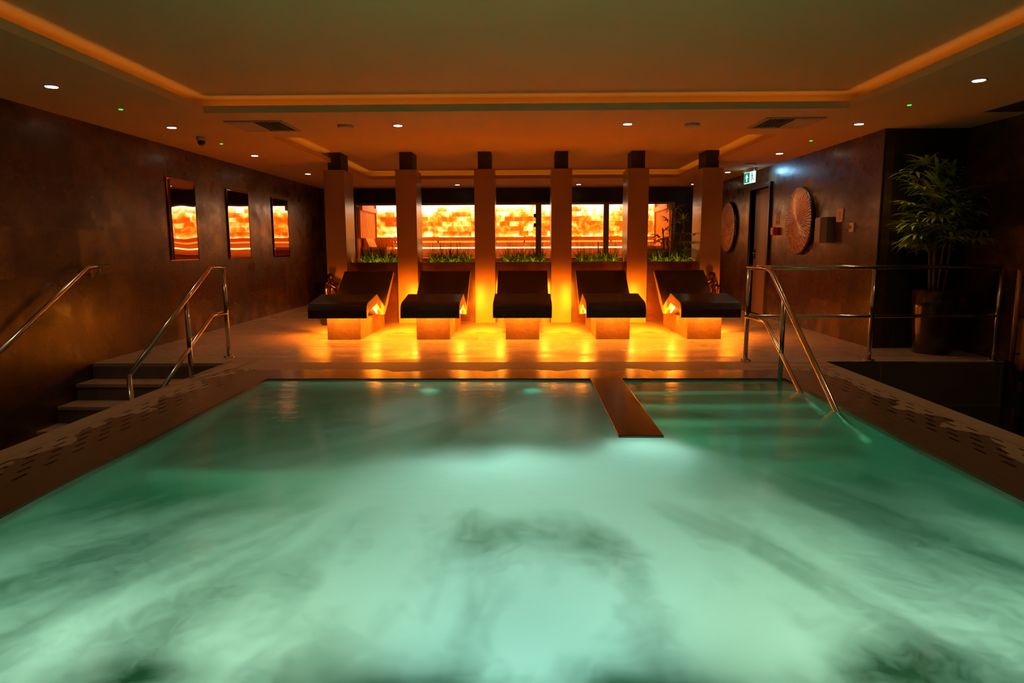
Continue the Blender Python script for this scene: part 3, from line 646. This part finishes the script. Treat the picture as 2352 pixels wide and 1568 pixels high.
# ------------------------------------------------------------------ palms
def palm(name, loc, label, h, nstem, nfr, spread, lean, seed, leafL=0.30, pot=True, low=0.35, xmax=None, ymax=None):
    rr = random.Random(seed)
    t = empty(name, loc, label, 'plant'); z0 = 0
    if pot:
        p_ = MB().lathe([(0.165, 0), (0.178, 0.012), (0.200, 0.25), (0.215, 0.50), (0.222, 0.69), (0.205, 0.69), (0.20, 0.65)], n=40).build('pot', M['pot'], t)
        MB().lathe([(0.198, 0.62), (0.198, 0.645)], n=30).build('soil', M['soil'], t); z0 = 0.64
    tops = []
    for s in range(nstem):
        a = 2 * PI * s / nstem + rr.uniform(-.4, .4); r0 = rr.uniform(.03, .09)
        base = Vector((r0 * math.cos(a), r0 * math.sin(a), z0)); hh = (h - z0) * rr.uniform(.62, 1.0)
        tip = base + Vector((math.cos(a) * lean * rr.uniform(.3, 1), math.sin(a) * lean * .5, hh))
        pts = [base.lerp(tip, i / 8) + Vector((math.sin(i * .8 + s) * .008, 0, 0)) for i in range(9)]
        MB().tube(pts, [.013 + (.0025 if i % 2 else 0) - .0005 * i for i in range(9)], n=8).build('cane', M['cane'], t)
        tops.append((base, tip))
    for k in range(nfr):
        base, tip = tops[k % nstem]; tt = low + (1 - low) * ((k // nstem) + rr.random()) / max(1, nfr / nstem); tt = min(tt, 1.0)
        p0 = base.lerp(tip, tt); a = rr.uniform(0, 2 * PI) if pot is False or rr.random() < .45 else rr.uniform(R(120), R(260))
        el = rr.uniform(-.05, .9) if tt < .85 else rr.uniform(.4, 1.6)
        d = Vector((math.cos(a), math.sin(a) * .75, el)).normalized(); st_ = spread * rr.uniform(.5, 1.0)
        mb = MB(); mid = p0 + d * st_ * .5; end = p0 + d * st_ + Vector((0, 0, -.04 * st_ / .3))
        mb.tube([p0, mid, end], [.0035, .0028, .002], n=6)
        side = d.cross(Vector((0, 0, 1))).normalized(); up = side.cross(d)
        nl = rr.randint(6, 9)
        for q in range(nl):
            ph_ = (q / (nl - 1) - .5) * R(165)
            dd = d * math.cos(ph_) + side * math.sin(ph_) + up * rr.uniform(-.15, .15)
            blade(mb, end, dd, leafL * rr.uniform(.7, 1.05) * (1 - .25 * abs(ph_)), leafL * .125, rr.uniform(.5, 1.1), 6, .35)
        for v in mb.bm.verts:       # leaves bend where they meet the walls
            if xmax is not None and v.co.x + loc[0] > xmax - .04: v.co.x = xmax - loc[0] - .04 * math.exp(-(v.co.x + loc[0] - xmax + .04) / .3)
            if ymax is not None and v.co.y + loc[1] > ymax - .04: v.co.y = ymax - loc[1] - .04 * math.exp(-(v.co.y + loc[1] - ymax + .04) / .3)
        mb.build('frond', M['leaf'], t)
    return t
palm('potted_palm', (4.43, 7.42, 0), 'tall lady palm in a tall dark glazed pot in the alcove behind the balustrade', 1.95, 5, 75, .30, .10, 5, low=.46, xmax=4.855, ymax=7.76)
palm('planter_palm', (2.35, 11.02, 0.84), 'dark palm growing in the rightmost bay of the trough behind the loungers', .95, 4, 16, .16, .16, 9, leafL=.22, pot=False, low=.3)

# ------------------------------------------------------------------ salt room at the back
struct(MB().box(XL, -3.70, YF, YF + 0.1, 0, ZC).box(3.27, XR, YF, YF + 0.1, 0, ZC).box(-3.70, 3.27, YF, YF + 0.1, 2.10, ZC).build('wall_back', M['wall_xz']))
win = MB(); 
win.box(-3.70, 3.27, YF - 0.03, YF + 0.03, 2.055, 2.10)
for (a0, a1) in ((-3.70, -3.66), (0.26, 0.385), (1.735, 1.85), (3.20, 3.27)): win.box(a0, a1, YF - 0.03, YF + 0.03, 0, 2.055)
wf = struct(win.build('window_1', M['frame']))
for (a0, a1) in ((-3.66, 0.26), (1.85, 3.20)):
    MB().box(a0, a1, YF - 0.006, YF + 0.006, 0.02, 2.05).build('pane', M['glass'], wf)
dr = empty('door_1', (0, 0, 0), '', ''); del dr['label']; del dr['category']; struct(dr)
MB().box(0.39, 1.73, YF - 0.006, YF + 0.006, 0.02, 2.05).build('door_leaf', M['glass'], dr)
for hz in (1.82, 1.62): MB().box(0.215, 0.27, YF - 0.045, YF - 0.02, hz - .04, hz + .04).build('hinge', M['black'], dr)
MB().tube([(1.62, YF - 0.05, 0.85), (1.62, YF - 0.05, 1.25)], 0.012, n=10).build('handle', M['steel'], dr)
SB = 17.0
tag(MB().box(-3.62, 3.19, SB, SB + 0.08, 1.395, 2.185).build('salt_brick_wall', M['salt']), 'backlit wall of orange and white salt bricks behind the glass', 'wall')
struct(MB().box(XL, 4.05, SB + 0.1, SB + 0.2, 0, ZC).box(XL, -3.62, SB, SB + .1, 0, ZC).box(3.19, 4.0, SB, SB + .1, 0, ZC).box(-3.62, 3.19, SB, SB + .09, 2.186, ZC).box(-3.62, 3.19, SB, SB + .09, 0, 1.39).build('wall_salt_room', M['wood']))
struct(MB().box(XL, -3.66, YF + .1, SB, 0, ZC).box(3.24, XR, YF + .1, SB, 0, ZC).build('wall_salt_room_sides', M['wood']))
struct(MB().box(-3.66, 3.24, YF, SB, -0.1, 0).build('floor_salt_room', M['wood']))
bench = empty('salt_room_bench', (0, 0, 0), 'long wooden bench with two back boards in front of the salt bricks', 'bench')
MB().box(-3.2, 3.18, 16.72, 16.75, 1.315, 1.385).build('back_board', M['wood'], bench)
MB().box(-3.2, 3.18, 16.72, 16.75, 1.175, 1.245).build('back_board', M['wood'], bench)
for q in range(7): MB().box(-3.15 + q * 1.05, -3.12 + q * 1.05, 16.755, 16.79, 0.45, 1.41).build('post', M['wood'], bench)
MB().box(-3.2, 3.18, 15.95, 16.6, 0.85, 0.90).build('seat', M['wood'], bench)
MB().box(-3.2, 3.18, 15.98, 16.02, 0, 0.85).build('front', M['wood'], bench)
tag(MB().box(-3.2, 3.18, 16.94, 16.96, 1.262, 1.30).build('gap_glow', M['glow_gap']), 'added amber glow standing in for the lit gap between the bench back boards', 'light strip')  # lit gap between the boards put in as a glowing bar
tag(MB().box(-3.2, 3.18, 16.66, 16.69, 1.115, 1.15).build('bench_light_strip', M['glow_strip']), 'bright amber light strip along the salt room bench', 'light strip')
for s, nm in ((-1, 'left'), (1, 'right')):
    xw = -3.62 if s < 0 else 3.20
    cu = empty('slatted_screen', (xw, 15.8, 0), 'pale wooden slatted screen with valance on the %s side of the salt room' % nm, 'screen', 'slatted side screens of the salt room')
    for q in range(14):
        yq = -0.62 + q * 0.105
        MB().box(min(0, -s * .03), max(0, -s * .03), yq, yq + 0.075, 1.36, 1.97).build('slat', M['wood_pale'], cu)
    MB().box(min(0, -s * .09), max(0, -s * .09), -0.66, 0.86, 1.96, 2.06).build('valance', M['wood_pale'], cu)
    cc = empty('corner_seat', (xw, 15.5, 0), 'wooden corner seat on the %s side of the salt room' % nm, 'seat', 'corner seats of the salt room')
    MB().box(min(0, -s * .55), max(0, -s * .55), -0.1, 0.9, 1.10, 1.16).build('seat_top', M['wood_pale'], cc)
    MB().box(min(0, -s * .5), max(0, -s * .5), -0.05, 0.85, 0, 1.10).build('box', M['wood'], cc)
    MB().prism([(0, 1.16), (-s * .02, 1.36), (-s * .06, 1.36), (-s * .14, 1.16)], 0.0, 0.8, 'Y').build('backrest', M['wood_pale'], cc)
for X in (-2.4, 0, 2.4): light('salt_room_fill', 'AREA', (X, 16.2, 2.38), 55, DEEP, aim=(X, 16.2, 0), shape='RECTANGLE', size=1.6, size_y=.3)  # added fill without fittings, lights the screens orange

# ------------------------------------------------------------------ mirror panels on the left wall
for i, (y0, y1, lb) in enumerate(((8.50, 9.22, 'copper mirror panel on the left wall, nearest of three, its left edge warped'), (10.20, 11.00, 'copper mirror panel on the left wall, middle of three'), (12.04, 12.83, 'copper mirror panel on the left wall, farthest of three'))):
    bm_ = MB().bm; n_u, n_v = 28, 40; gr = []; rq = random.Random(20 + i)
    P_ = [(rq.uniform(0, 6), rq.uniform(5, 11), rq.uniform(4, 9)) for _ in range(4)]
    amp = (.00012, .00005, .00004)[i]
    for b_ in range(n_v + 1):
        row = []
        for a_ in range(n_u + 1):
            u, v = a_ / n_u, b_ / n_v; Y = y0 + (y1 - y0) * u; Z = 0.995 + 1.035 * v
            off = amp * sum(math.sin(k1 * Y + k2 * Z + p) for p, k1, k2 in P_)
            if i == 0:
                off += -.35 * max(0, 0.12 - u) ** 2 - .20 * max(0, 0.12 - v) ** 2
            row.append(bm_.verts.new((XL + 0.014 + off, Y, Z)))
        gr.append(row)
    for b_ in range(n_v):
        for a_ in range(n_u):
            f = bm_.faces.new((gr[b_][a_], gr[b_][a_ + 1], gr[b_ + 1][a_ + 1], gr[b_ + 1][a_])); f.smooth = True
    mb = MB(); mb.bm.free(); mb.bm = bm_
    mo = mb.build('mirror_panel', M['mirror']); sd = mo.modifiers.new('thick', 'SOLIDIFY'); sd.thickness = 0.004; sd.offset = -1 
    tag(mo, lb, 'mirror', 'copper mirror panels')
    MB().box(XL + 0.001, XL + 0.008, y0 + .1, y1 - .1, 1.1, 1.93).build('backing_board', M['black'], mo)

# ------------------------------------------------------------------ right wall: round reliefs, door, signs, boxes
def relief(yc, zc_, lb):
    t = empty('wall_relief', (XR, yc, zc_), lb, 'wall art', 'round carved wall reliefs')
    MB().lathe([(0.47, 0), (0.475, -0.02), (0.475, -0.05), (0.46, -0.058)], n=64, axis='X').build('backing_disc', M['black'], t)
    bm_ = MB(); n_a, n_r = 540, 26; rq = random.Random(int(yc * 10)); jit = [rq.uniform(-.35, .35) for _ in range(60)]
    rings = []
    for k in range(n_r + 1):
        r_ = 0.012 + 0.453 * k / n_r; ring = []
        for a_ in range(n_a):
            th = 2 * PI * a_ / n_a
            w = 64 * a_ / n_a + .13 * math.sin(r_ * 40 + 9 * jit[int(64 * a_ / n_a) % 54])
            fr_ = w - math.floor(w); depth = 0.016 * math.exp(-((fr_ - .5) / .16) ** 2) * min(1, r_ / .12)
            ring.append(bm_.bm.verts.new((-0.070 + depth + 0.012 * (r_ / .465) ** 3, r_ * math.cos(th), r_ * math.sin(th))))
        rings.append(ring)
    for k in range(n_r):
        for a_ in range(n_a):
            f = bm_.bm.faces.new((rings[k][a_], rings[k][(a_ + 1) % n_a], rings[k + 1][(a_ + 1) % n_a], rings[k + 1][a_]))
            rm_ = (k + .5) / n_r * .453; w = 64 * a_ / n_a + .13 * math.sin(rm_ * 40 + 9 * jit[int(64 * a_ / n_a) % 54])
            if abs(w - math.floor(w) - .5) < .09 + .06 * (k / n_r) and k > 3: f.material_index = 1
    bm_.bm.faces.new(rings[0])
    cf = bm_.build('carved_face', M['relief'], t); cf.data.materials.append(M['groove'])
M['groove'] = pmat('groove_shade', (0.02, 0.008, 0.004), 0.7)  # shade of the carved grooves put into a dark colour
M['relief'] = pmat('hammered_copper', (0.62, 0.30, 0.15), 0.40, metal=0.25, noise=(40, 0.25), bump=0.3, bscale=90)
relief(9.92, 1.505, 'large round carved copper relief right of the door')
relief(13.32, 1.505, 'large round carved copper relief left of the door, half behind a column')
# door_2, recessed
d2 = bpy.data.objects.new('door_2', None); COL.objects.link(d2); struct(d2)
fr2 = MB(); t_ = 0.07
fr2.box(XR - 0.035, XR + 0.30, door_y0 - t_, door_y0, 0, door_z + t_).box(XR - 0.035, XR + 0.30, door_y1, door_y1 + t_, 0, door_z + t_).box(XR - 0.035, XR + 0.30, door_y0, door_y1, door_z, door_z + t_)
fr2.build('door_frame', M['dframe'], d2)
MB().box(XR + 0.07, XR + 0.11, door_y0, door_y1, 0, door_z).build('door_leaf', M['dleaf'], d2)
MB().box(XR + 0.30, XR + 0.34, door_y0 - .3, door_y1 + .3, -.1, 2.4).build('door_back', M['dark'], d2)
MB().tube([(XR + 0.068, door_y1 - .10, 1.03), (XR + 0.02, door_y1 - .10, 1.03), (XR + 0.02, door_y1 - .22, 1.03)], 0.010, n=10).build('door_handle', M['steel'], d2)
MB().box(XR + 0.063, XR + 0.07, door_y1 - .13, door_y1 - .07, 0.93, 1.10).build('lock_plate', M['steel'], d2)
# door_3 in the far right wall with its long bar handle
d3 = bpy.data.objects.new('door_3', None); COL.objects.link(d3); struct(d3)
MB().box(XA - 0.02, XA, 5.55, 6.55, LOW, 1.15).build('door_leaf', M['dframe'], d3)
MB().box(XA - 0.05, XA - 0.022, 6.56, 6.62, LOW, 1.2).build('door_frame', M['dframe'], d3)
MB().tube([(XA - 0.07, 6.70, 0.03), (XA - 0.07, 6.70, 0.92)], 0.024, n=12).build('bar_handle', M['copper_bar'], d3)
for hz in (0.10, 0.85): MB().tube([(XA - 0.07, 6.70, hz), (XA, 6.70, hz)], 0.008, n=8).build('handle_bracket', M['bronze'], d3)
for hz in (-0.21, -0.45): MB().box(XA - 0.06, XA - 0.02, 6.54, 6.60, hz - .05, hz + .05).build('hinge', M['steel'], d3)
# soap dispenser
t = empty('dispenser', (XR, 9.04, 1.19), 'grey wall dispenser box with rounded dark front right of the relief', 'dispenser')
MB().box(-0.04, 0, -0.20, 0.20, 0, 0.33).build('back_box', M['dgrey_plastic'], t, bevel=0.008)
MB().box(-0.10, -0.04, 0.0, 0.19, 0, 0.33).build('side_housing', M['grey_plastic'], t, bevel=0.012)
MB().prism([(-0.04, -0.19), (-0.09, -0.17), (-0.115, -0.02), (-0.115, 0.0), (-0.04, 0.0)], 0.0, 0.33, 'Z').build('front_cover', M['dgrey_plastic'], t, bevel=0.01)
# framed card
t = empty('notice_card', (XR, 8.72, 1.45), 'small cream notice in a frame, upper right of the dispenser', 'notice')
MB().box(-0.012, 0, -0.085, 0.085, 0, 0.165).build('frame', M['cream'], t, bevel=0.002)
mb = MB()
for q in range(5): mb.box(-0.0135, -0.012, -0.045 + .006 * (q % 2), 0.045 - .008 * (q % 3), 0.04 + q * 0.02, 0.045 + q * 0.02)
mb.build('print', M['ink'], t)
# fire action notice + call point
t = empty('fire_notice', (XR, 10.84, 1.48), 'narrow white notice with an orange foot above the red call point', 'notice')
MB().box(-0.006, 0, -0.075, 0.075, 0, 0.21).build('sheet', M['cream'], t)
MB().box(-0.0075, -0.006, -0.06, 0.06, 0.012, 0.06).build('orange_box', M['orange_card'], t)
mb = MB()
for q in range(7): mb.box(-0.0075, -0.006, -0.055, 0.05 - .01 * (q % 3), 0.075 + q * 0.017, 0.081 + q * 0.017)
mb.build('print', M['ink'], t)
t = empty('call_point', (XR, 10.88, 1.32), 'red fire alarm call point box beside the door', 'alarm')
MB().box(-0.07, 0, -0.06, 0.06, 0, 0.12).build('housing', M['red'], t, bevel=0.006)
MB().box(-0.073, -0.07, -0.035, 0.035, 0.03, 0.085).build('glass_plate', M['white_plastic'], t)
t = empty('key_switch', (XR, 8.39, 1.32), 'small pale switch with a red button near the dark alcove corner', 'switch')
MB().box(-0.02, 0, -0.045, 0.045, 0, 0.11).build('plate', M['cream'], t, bevel=0.004)
MB().lathe([(0.018, -0.02), (0.018, -0.045), (0.012, -0.05)], c=(0, 0, 0.055), n=16, axis='X').build('button', M['red'], t)
# exit sign: hangs below the ceiling, parallel to the right wall
t = empty('exit_sign', (3.74, 11.62, ZC), 'lit green and white emergency exit sign hanging from the ceiling near the door', 'sign')
t.rotation_euler = (0, 0, R(8))
MB().box(-0.022, 0.022, -0.20, 0.20, -0.055, 0).build('mounting_box', M['white_plastic'], t)
pl = MB().box(-0.006, 0.006, -0.195, 0.195, -0.24, -0.055).build('panel', M['sign_white'], t)
# faces to the pool side (-x): far half green with an arrow, near half white with the running man
MB().box(-0.0085, -0.006, 0.0, 0.185, -0.225, -0.065).build('green_field', M['sign_green'], t)
ar = MB(); yc_ = 0.093
ar.prism([(yc_, -0.080), (yc_ + .055, -0.150), (yc_ + .022, -0.150), (yc_ + .022, -0.210), (yc_ - .022, -0.210), (yc_ - .022, -0.150), (yc_ - .055, -0.150)], -0.0105, -0.0085, 'X')
ar.build('arrow', M['sign_white'], t)
rm = MB()      # running man, small
def bar(y0, z0, y1, z1, w): 
    d = Vector((y1 - y0, z1 - z0)).normalized(); n_ = Vector((-d.y, d.x)) * w
    rm.prism([(y0 + n_.x, z0 + n_.y), (y1 + n_.x, z1 + n_.y), (y1 - n_.x, z1 - n_.y), (y0 - n_.x, z0 - n_.y)], -0.008, -0.006, 'X')
rm.lathe([(0.012, -0.008), (0.012, -0.006)], c=(0, -0.085, -0.085), n=14, axis='X')
bar(-0.088, -0.102, -0.100, -0.150, .010); bar(-0.100, -0.150, -0.070, -0.175, .006); bar(-0.070, -0.175, -0.075, -0.208, .006)
bar(-0.100, -0.150, -0.125, -0.185, .006); bar(-0.125, -0.185, -0.150, -0.190, .006); bar(-0.090, -0.108, -0.060, -0.130, .005); bar(-0.090, -0.108, -0.122, -0.128, .005)
rm.build('running_figure', M['sign_green'], t)
light('exit_sign_lamp', 'SPOT', (3.66, 11.45, 2.36), 6.0, (0.25, 0.62, 1.0), aim=(3.95, 11.05, 2.24), spot_size=R(95), spot_blend=1, shadow_soft_size=0.03)
light('exit_sign_lamp', 'POINT', (3.70, 11.75, 2.33), 0.35, (0.35, 0.8, 1.0), shadow_soft_size=0.03)

# ------------------------------------------------------------------ ceiling fittings
pos = [(-3.69, 5.50, 'nearest of the left row'), (-3.70, 7.36, 'second of the left row'), (-3.71, 9.62, 'third of the left row'), (-3.73, 12.03, 'fourth of the left row'),
       (3.51, 5.55, 'nearest of the right row'), (3.51, 7.45, 'second of the right row'), (3.53, 9.75, 'third of the right row'), (3.53, 12.16, 'fourth of the right row'),
       (-1.31, 7.34, 'on the soffit between the trays, left'), (1.08, 7.35, 'on the soffit between the trays, right'),
       (-1.36, 14.30, 'in front of the salt room, left'), (1.13, 14.36, 'in front of the salt room, middle'), (3.50, 14.45, 'in front of the salt room, right'),
       (-3.69, 3.4, 'behind the others, left'), (3.51, 3.4, 'behind the others, right')]
d0 = None
for i, (x, y, lb) in enumerate(pos):
    if d0 is None:
        d0 = empty('downlight', (0, 0, ZC), '', 'downlight', 'round recessed ceiling downlights')
        MB().lathe([(0.060, 0), (0.060, -0.004), (0.048, -0.006), (0.044, -0.003)], n=28, cap=False).build('trim_ring', M['vent'], d0)
        MB().lathe([(0.043, -0.003), (0.043, -0.008)], n=24).build('lens', M['glow_down'], d0); o = d0
    else: o = copy_tree(d0)
    o.location = (x, y, ZC); o['label'] = 'small bright round downlight, ' + lb
    pw_ = P_DOWN * (1.0 if y < 13 else 0.35)
    light('downlight_beam', 'SPOT', (x, y, ZC - 0.02), pw_, WARM, aim=(x, y, 0), spot_size=R(120), spot_blend=0.9, shadow_soft_size=0.03)
for i, (x, y, lb) in enumerate(((-3.68, 6.41, 'left side, nearer'), (-3.69, 8.53, 'left side, farther'), (3.50, 6.49, 'right side, nearer'), (3.49, 8.61, 'right side, farther'))):
    tag(MB().lathe([(0.017, ZC), (0.017, ZC - 0.005)], c=(x, y, 0), n=14).build('emergency_light', M['glow_green']), 'tiny green indicator light in the ceiling, ' + lb, 'indicator light', 'green ceiling indicators')
# air diffusers
for (x0, x1, y0, y1, lb) in ((-3.0, -2.41, 7.02, 7.60, 'left of the pool tray corner'), (2.41, 3.0, 7.05, 7.64, 'right of the pool tray corner'), ):
    cx_, cy_ = (x0 + x1) / 2, (y0 + y1) / 2; t = empty('air_diffuser', (cx_, cy_, ZC), 'square louvred air diffuser in the ceiling, ' + lb, 'vent', 'square ceiling diffusers')
    h = 0.295
    fm = MB(); fm.box(-h, h, -h, -h + .035, -.012, 0).box(-h, h, h - .035, h, -.012, 0).box(-h, -h + .035, -h + .035, h - .035, -.012, 0).box(h - .035, h, -h + .035, h - .035, -.012, 0)
    fm.build('frame', M['vent'], t)
    MB().box(-h + .035, h - .035, -h + .035, h - .035, -.003, -.001).build('backing', M['dark'], t)
    for s in (-1, 1):
        for q in range(6):       # louvres fall away from the middle to both sides
            xx = s * (0.03 + q * 0.04)
            MB().prism([(xx, -.004), (xx + s * .028, -.022), (xx + s * .031, -.020), (xx + s * .004, -.003)], -h + .04, h - .04, 'Y').build('louvre', M['vent'], t)
t = empty('air_diffuser', (4.45, 6.5, ZC), 'dark slot air grille at the ceiling corner, far right', 'vent')
MB().box(-0.10, 0.30, -0.32, 0.32, -.010, 0).build('frame', M['vent'], t)
MB().box(-0.07, 0.27, -0.29, 0.29, -.012, -.010).build('grille', M['dark'], t)
for (x, y, r_, lb, nm, cat) in ((-1.86, 7.34, 0.08, 'flat round white detector on the soffit, left', 'smoke_detector', 'detector'), (1.76, 7.40, 0.08, 'flat round white detector on the soffit, right', 'smoke_detector', 'detector'), (3.51, 10.9, 0.085, 'round ceiling detector just before the exit sign', 'smoke_detector', 'detector'), (-3.72, 10.8, 0.06, 'thin round plate on the ceiling between the far left downlights', 'cover_plate', 'cover plate')):
    hgt = .028 if nm[0] == 's' else .01
    tag(MB().lathe([(r_, ZC), (r_, ZC - hgt * .6), (r_ * .8, ZC - hgt)], c=(x, y, 0), n=32).build(nm, M['white_plastic']), lb, cat)
t = empty('dome_camera', (-3.69, 8.0, ZC), 'small dome camera with a dark glass dome on the left ceiling', 'camera')
MB().lathe([(0.055, 0), (0.055, -0.035), (0.045, -0.045)], n=28).build('mount', M['white_plastic'], t)
MB().lathe([(0.042, -0.045), (0.042, -0.06), (0.036, -0.08), (0.022, -0.095), (0.002, -0.10)], n=28).build('dome', M['pot'], t)

# ------------------------------------------------------------------ crouching bronze statues
def statue(loc, rz, lb, mirror=1):
    t = empty('statue', loc, lb, 'statue', 'crouching bronze statues'); t.rotation_euler = (0, 0, rz)
    MB().box(-0.13, 0.13, -0.13, 0.13, 0, 0.36).build('plinth', M['black'], t, bevel=0.01)
    bm_ = bmesh.new(); vs = {}
    def V(n, x, y, z, r): vs[n] = (bm_.verts.new((x * mirror, y, z)), r)
    z0 = 0.36
    V('pel', 0, .045, z0 + .055, .052); V('sp1', 0, .055, z0 + .12, .045); V('sp2', 0, .04, z0 + .185, .050); V('ch', 0, .015, z0 + .235, .055); V('nk', .005, -.02, z0 + .285, .024)
    V('hd0', .008, -.034, z0 + .306, .030); V('hd', .012, -.046, z0 + .328, .044); V('hd1', .014, -.048, z0 + .352, .050); V('hd2', .015, -.042, z0 + .378, .042); V('hd3', .015, -.036, z0 + .398, .020)
    for s, k in ((-1, 'l'), (1, 'r')):
        V('hip' + k, s * .045, .02, z0 + .045, .040); V('kn' + k, s * .048, -.085, z0 + .215, .028); V('cf' + k, s * .046, -.075, z0 + .12, .024); V('an' + k, s * .044, -.075, z0 + .030, .017); V('ft' + k, s * .046, -.125, z0 + .014, .014)
        V('sh' + k, s * .072, .012, z0 + .240, .028); V('el' + k, s * .092, -.045, z0 + .185, .019); V('wr' + k, s * .030, -.095, z0 + .245, .014); V('ha' + k, s * .008, -.085, z0 + .272, .015)
    E_ = [('pel', 'sp1'), ('sp1', 'sp2'), ('sp2', 'ch'), ('ch', 'nk'), ('nk', 'hd0'), ('hd0', 'hd'), ('hd', 'hd1'), ('hd1', 'hd2'), ('hd2', 'hd3')]
    for k in 'lr': E_ += [('pel', 'hip' + k), ('hip' + k, 'kn' + k), ('kn' + k, 'cf' + k), ('cf' + k, 'an' + k), ('an' + k, 'ft' + k), ('ch', 'sh' + k), ('sh' + k, 'el' + k), ('el' + k, 'wr' + k), ('wr' + k, 'ha' + k)]
    bm_.verts.index_update()
    order = list(vs.values())
    for a_, c_ in E_: bm_.edges.new((vs[a_][0], vs[c_][0]))
    me = bpy.data.meshes.new('figure'); bm_.to_mesh(me); bm_.free(); me.materials.append(M['bronze'])
    o = bpy.data.objects.new('figure', me); COL.objects.link(o); o.parent = t
    o.scale = (1.12, 1.12, 1.06); o.location = (0, 0, -0.0216)
    o.modifiers.new('skin', 'SKIN'); 
    if not me.skin_vertices: me.attributes.new('skin', 'FLOAT', 'POINT') if False else None
    sk = me.skin_vertices[0].data if me.skin_vertices else None
    if sk is None:
        bm2 = bmesh.new(); bm2.from_mesh(me); lay = bm2.verts.layers.skin.verify()
        for v, (q, r_) in zip(bm2.verts, order): v[lay].radius = (r_, r_); 
        bm2.verts.ensure_lookup_table(); bm2.verts[0][lay].use_root = True
        bm2.to_mesh(me); bm2.free()
    else:
        for d_, (q, r_) in zip(sk, order): d_.radius = (r_, r_)
        sk[0].use_root = True
    sb = o.modifiers.new('sub', 'SUBSURF'); sb.levels = 2; sb.render_levels = 2
    return t
statue((-2.87, 10.22, 0), R(-25), 'bronze crouching figure with chin on its hands, beside the far left lounger')
statue((2.775, 10.22, 0), R(20), 'bronze crouching figure hugging its knees, beside the far right lounger', -1)
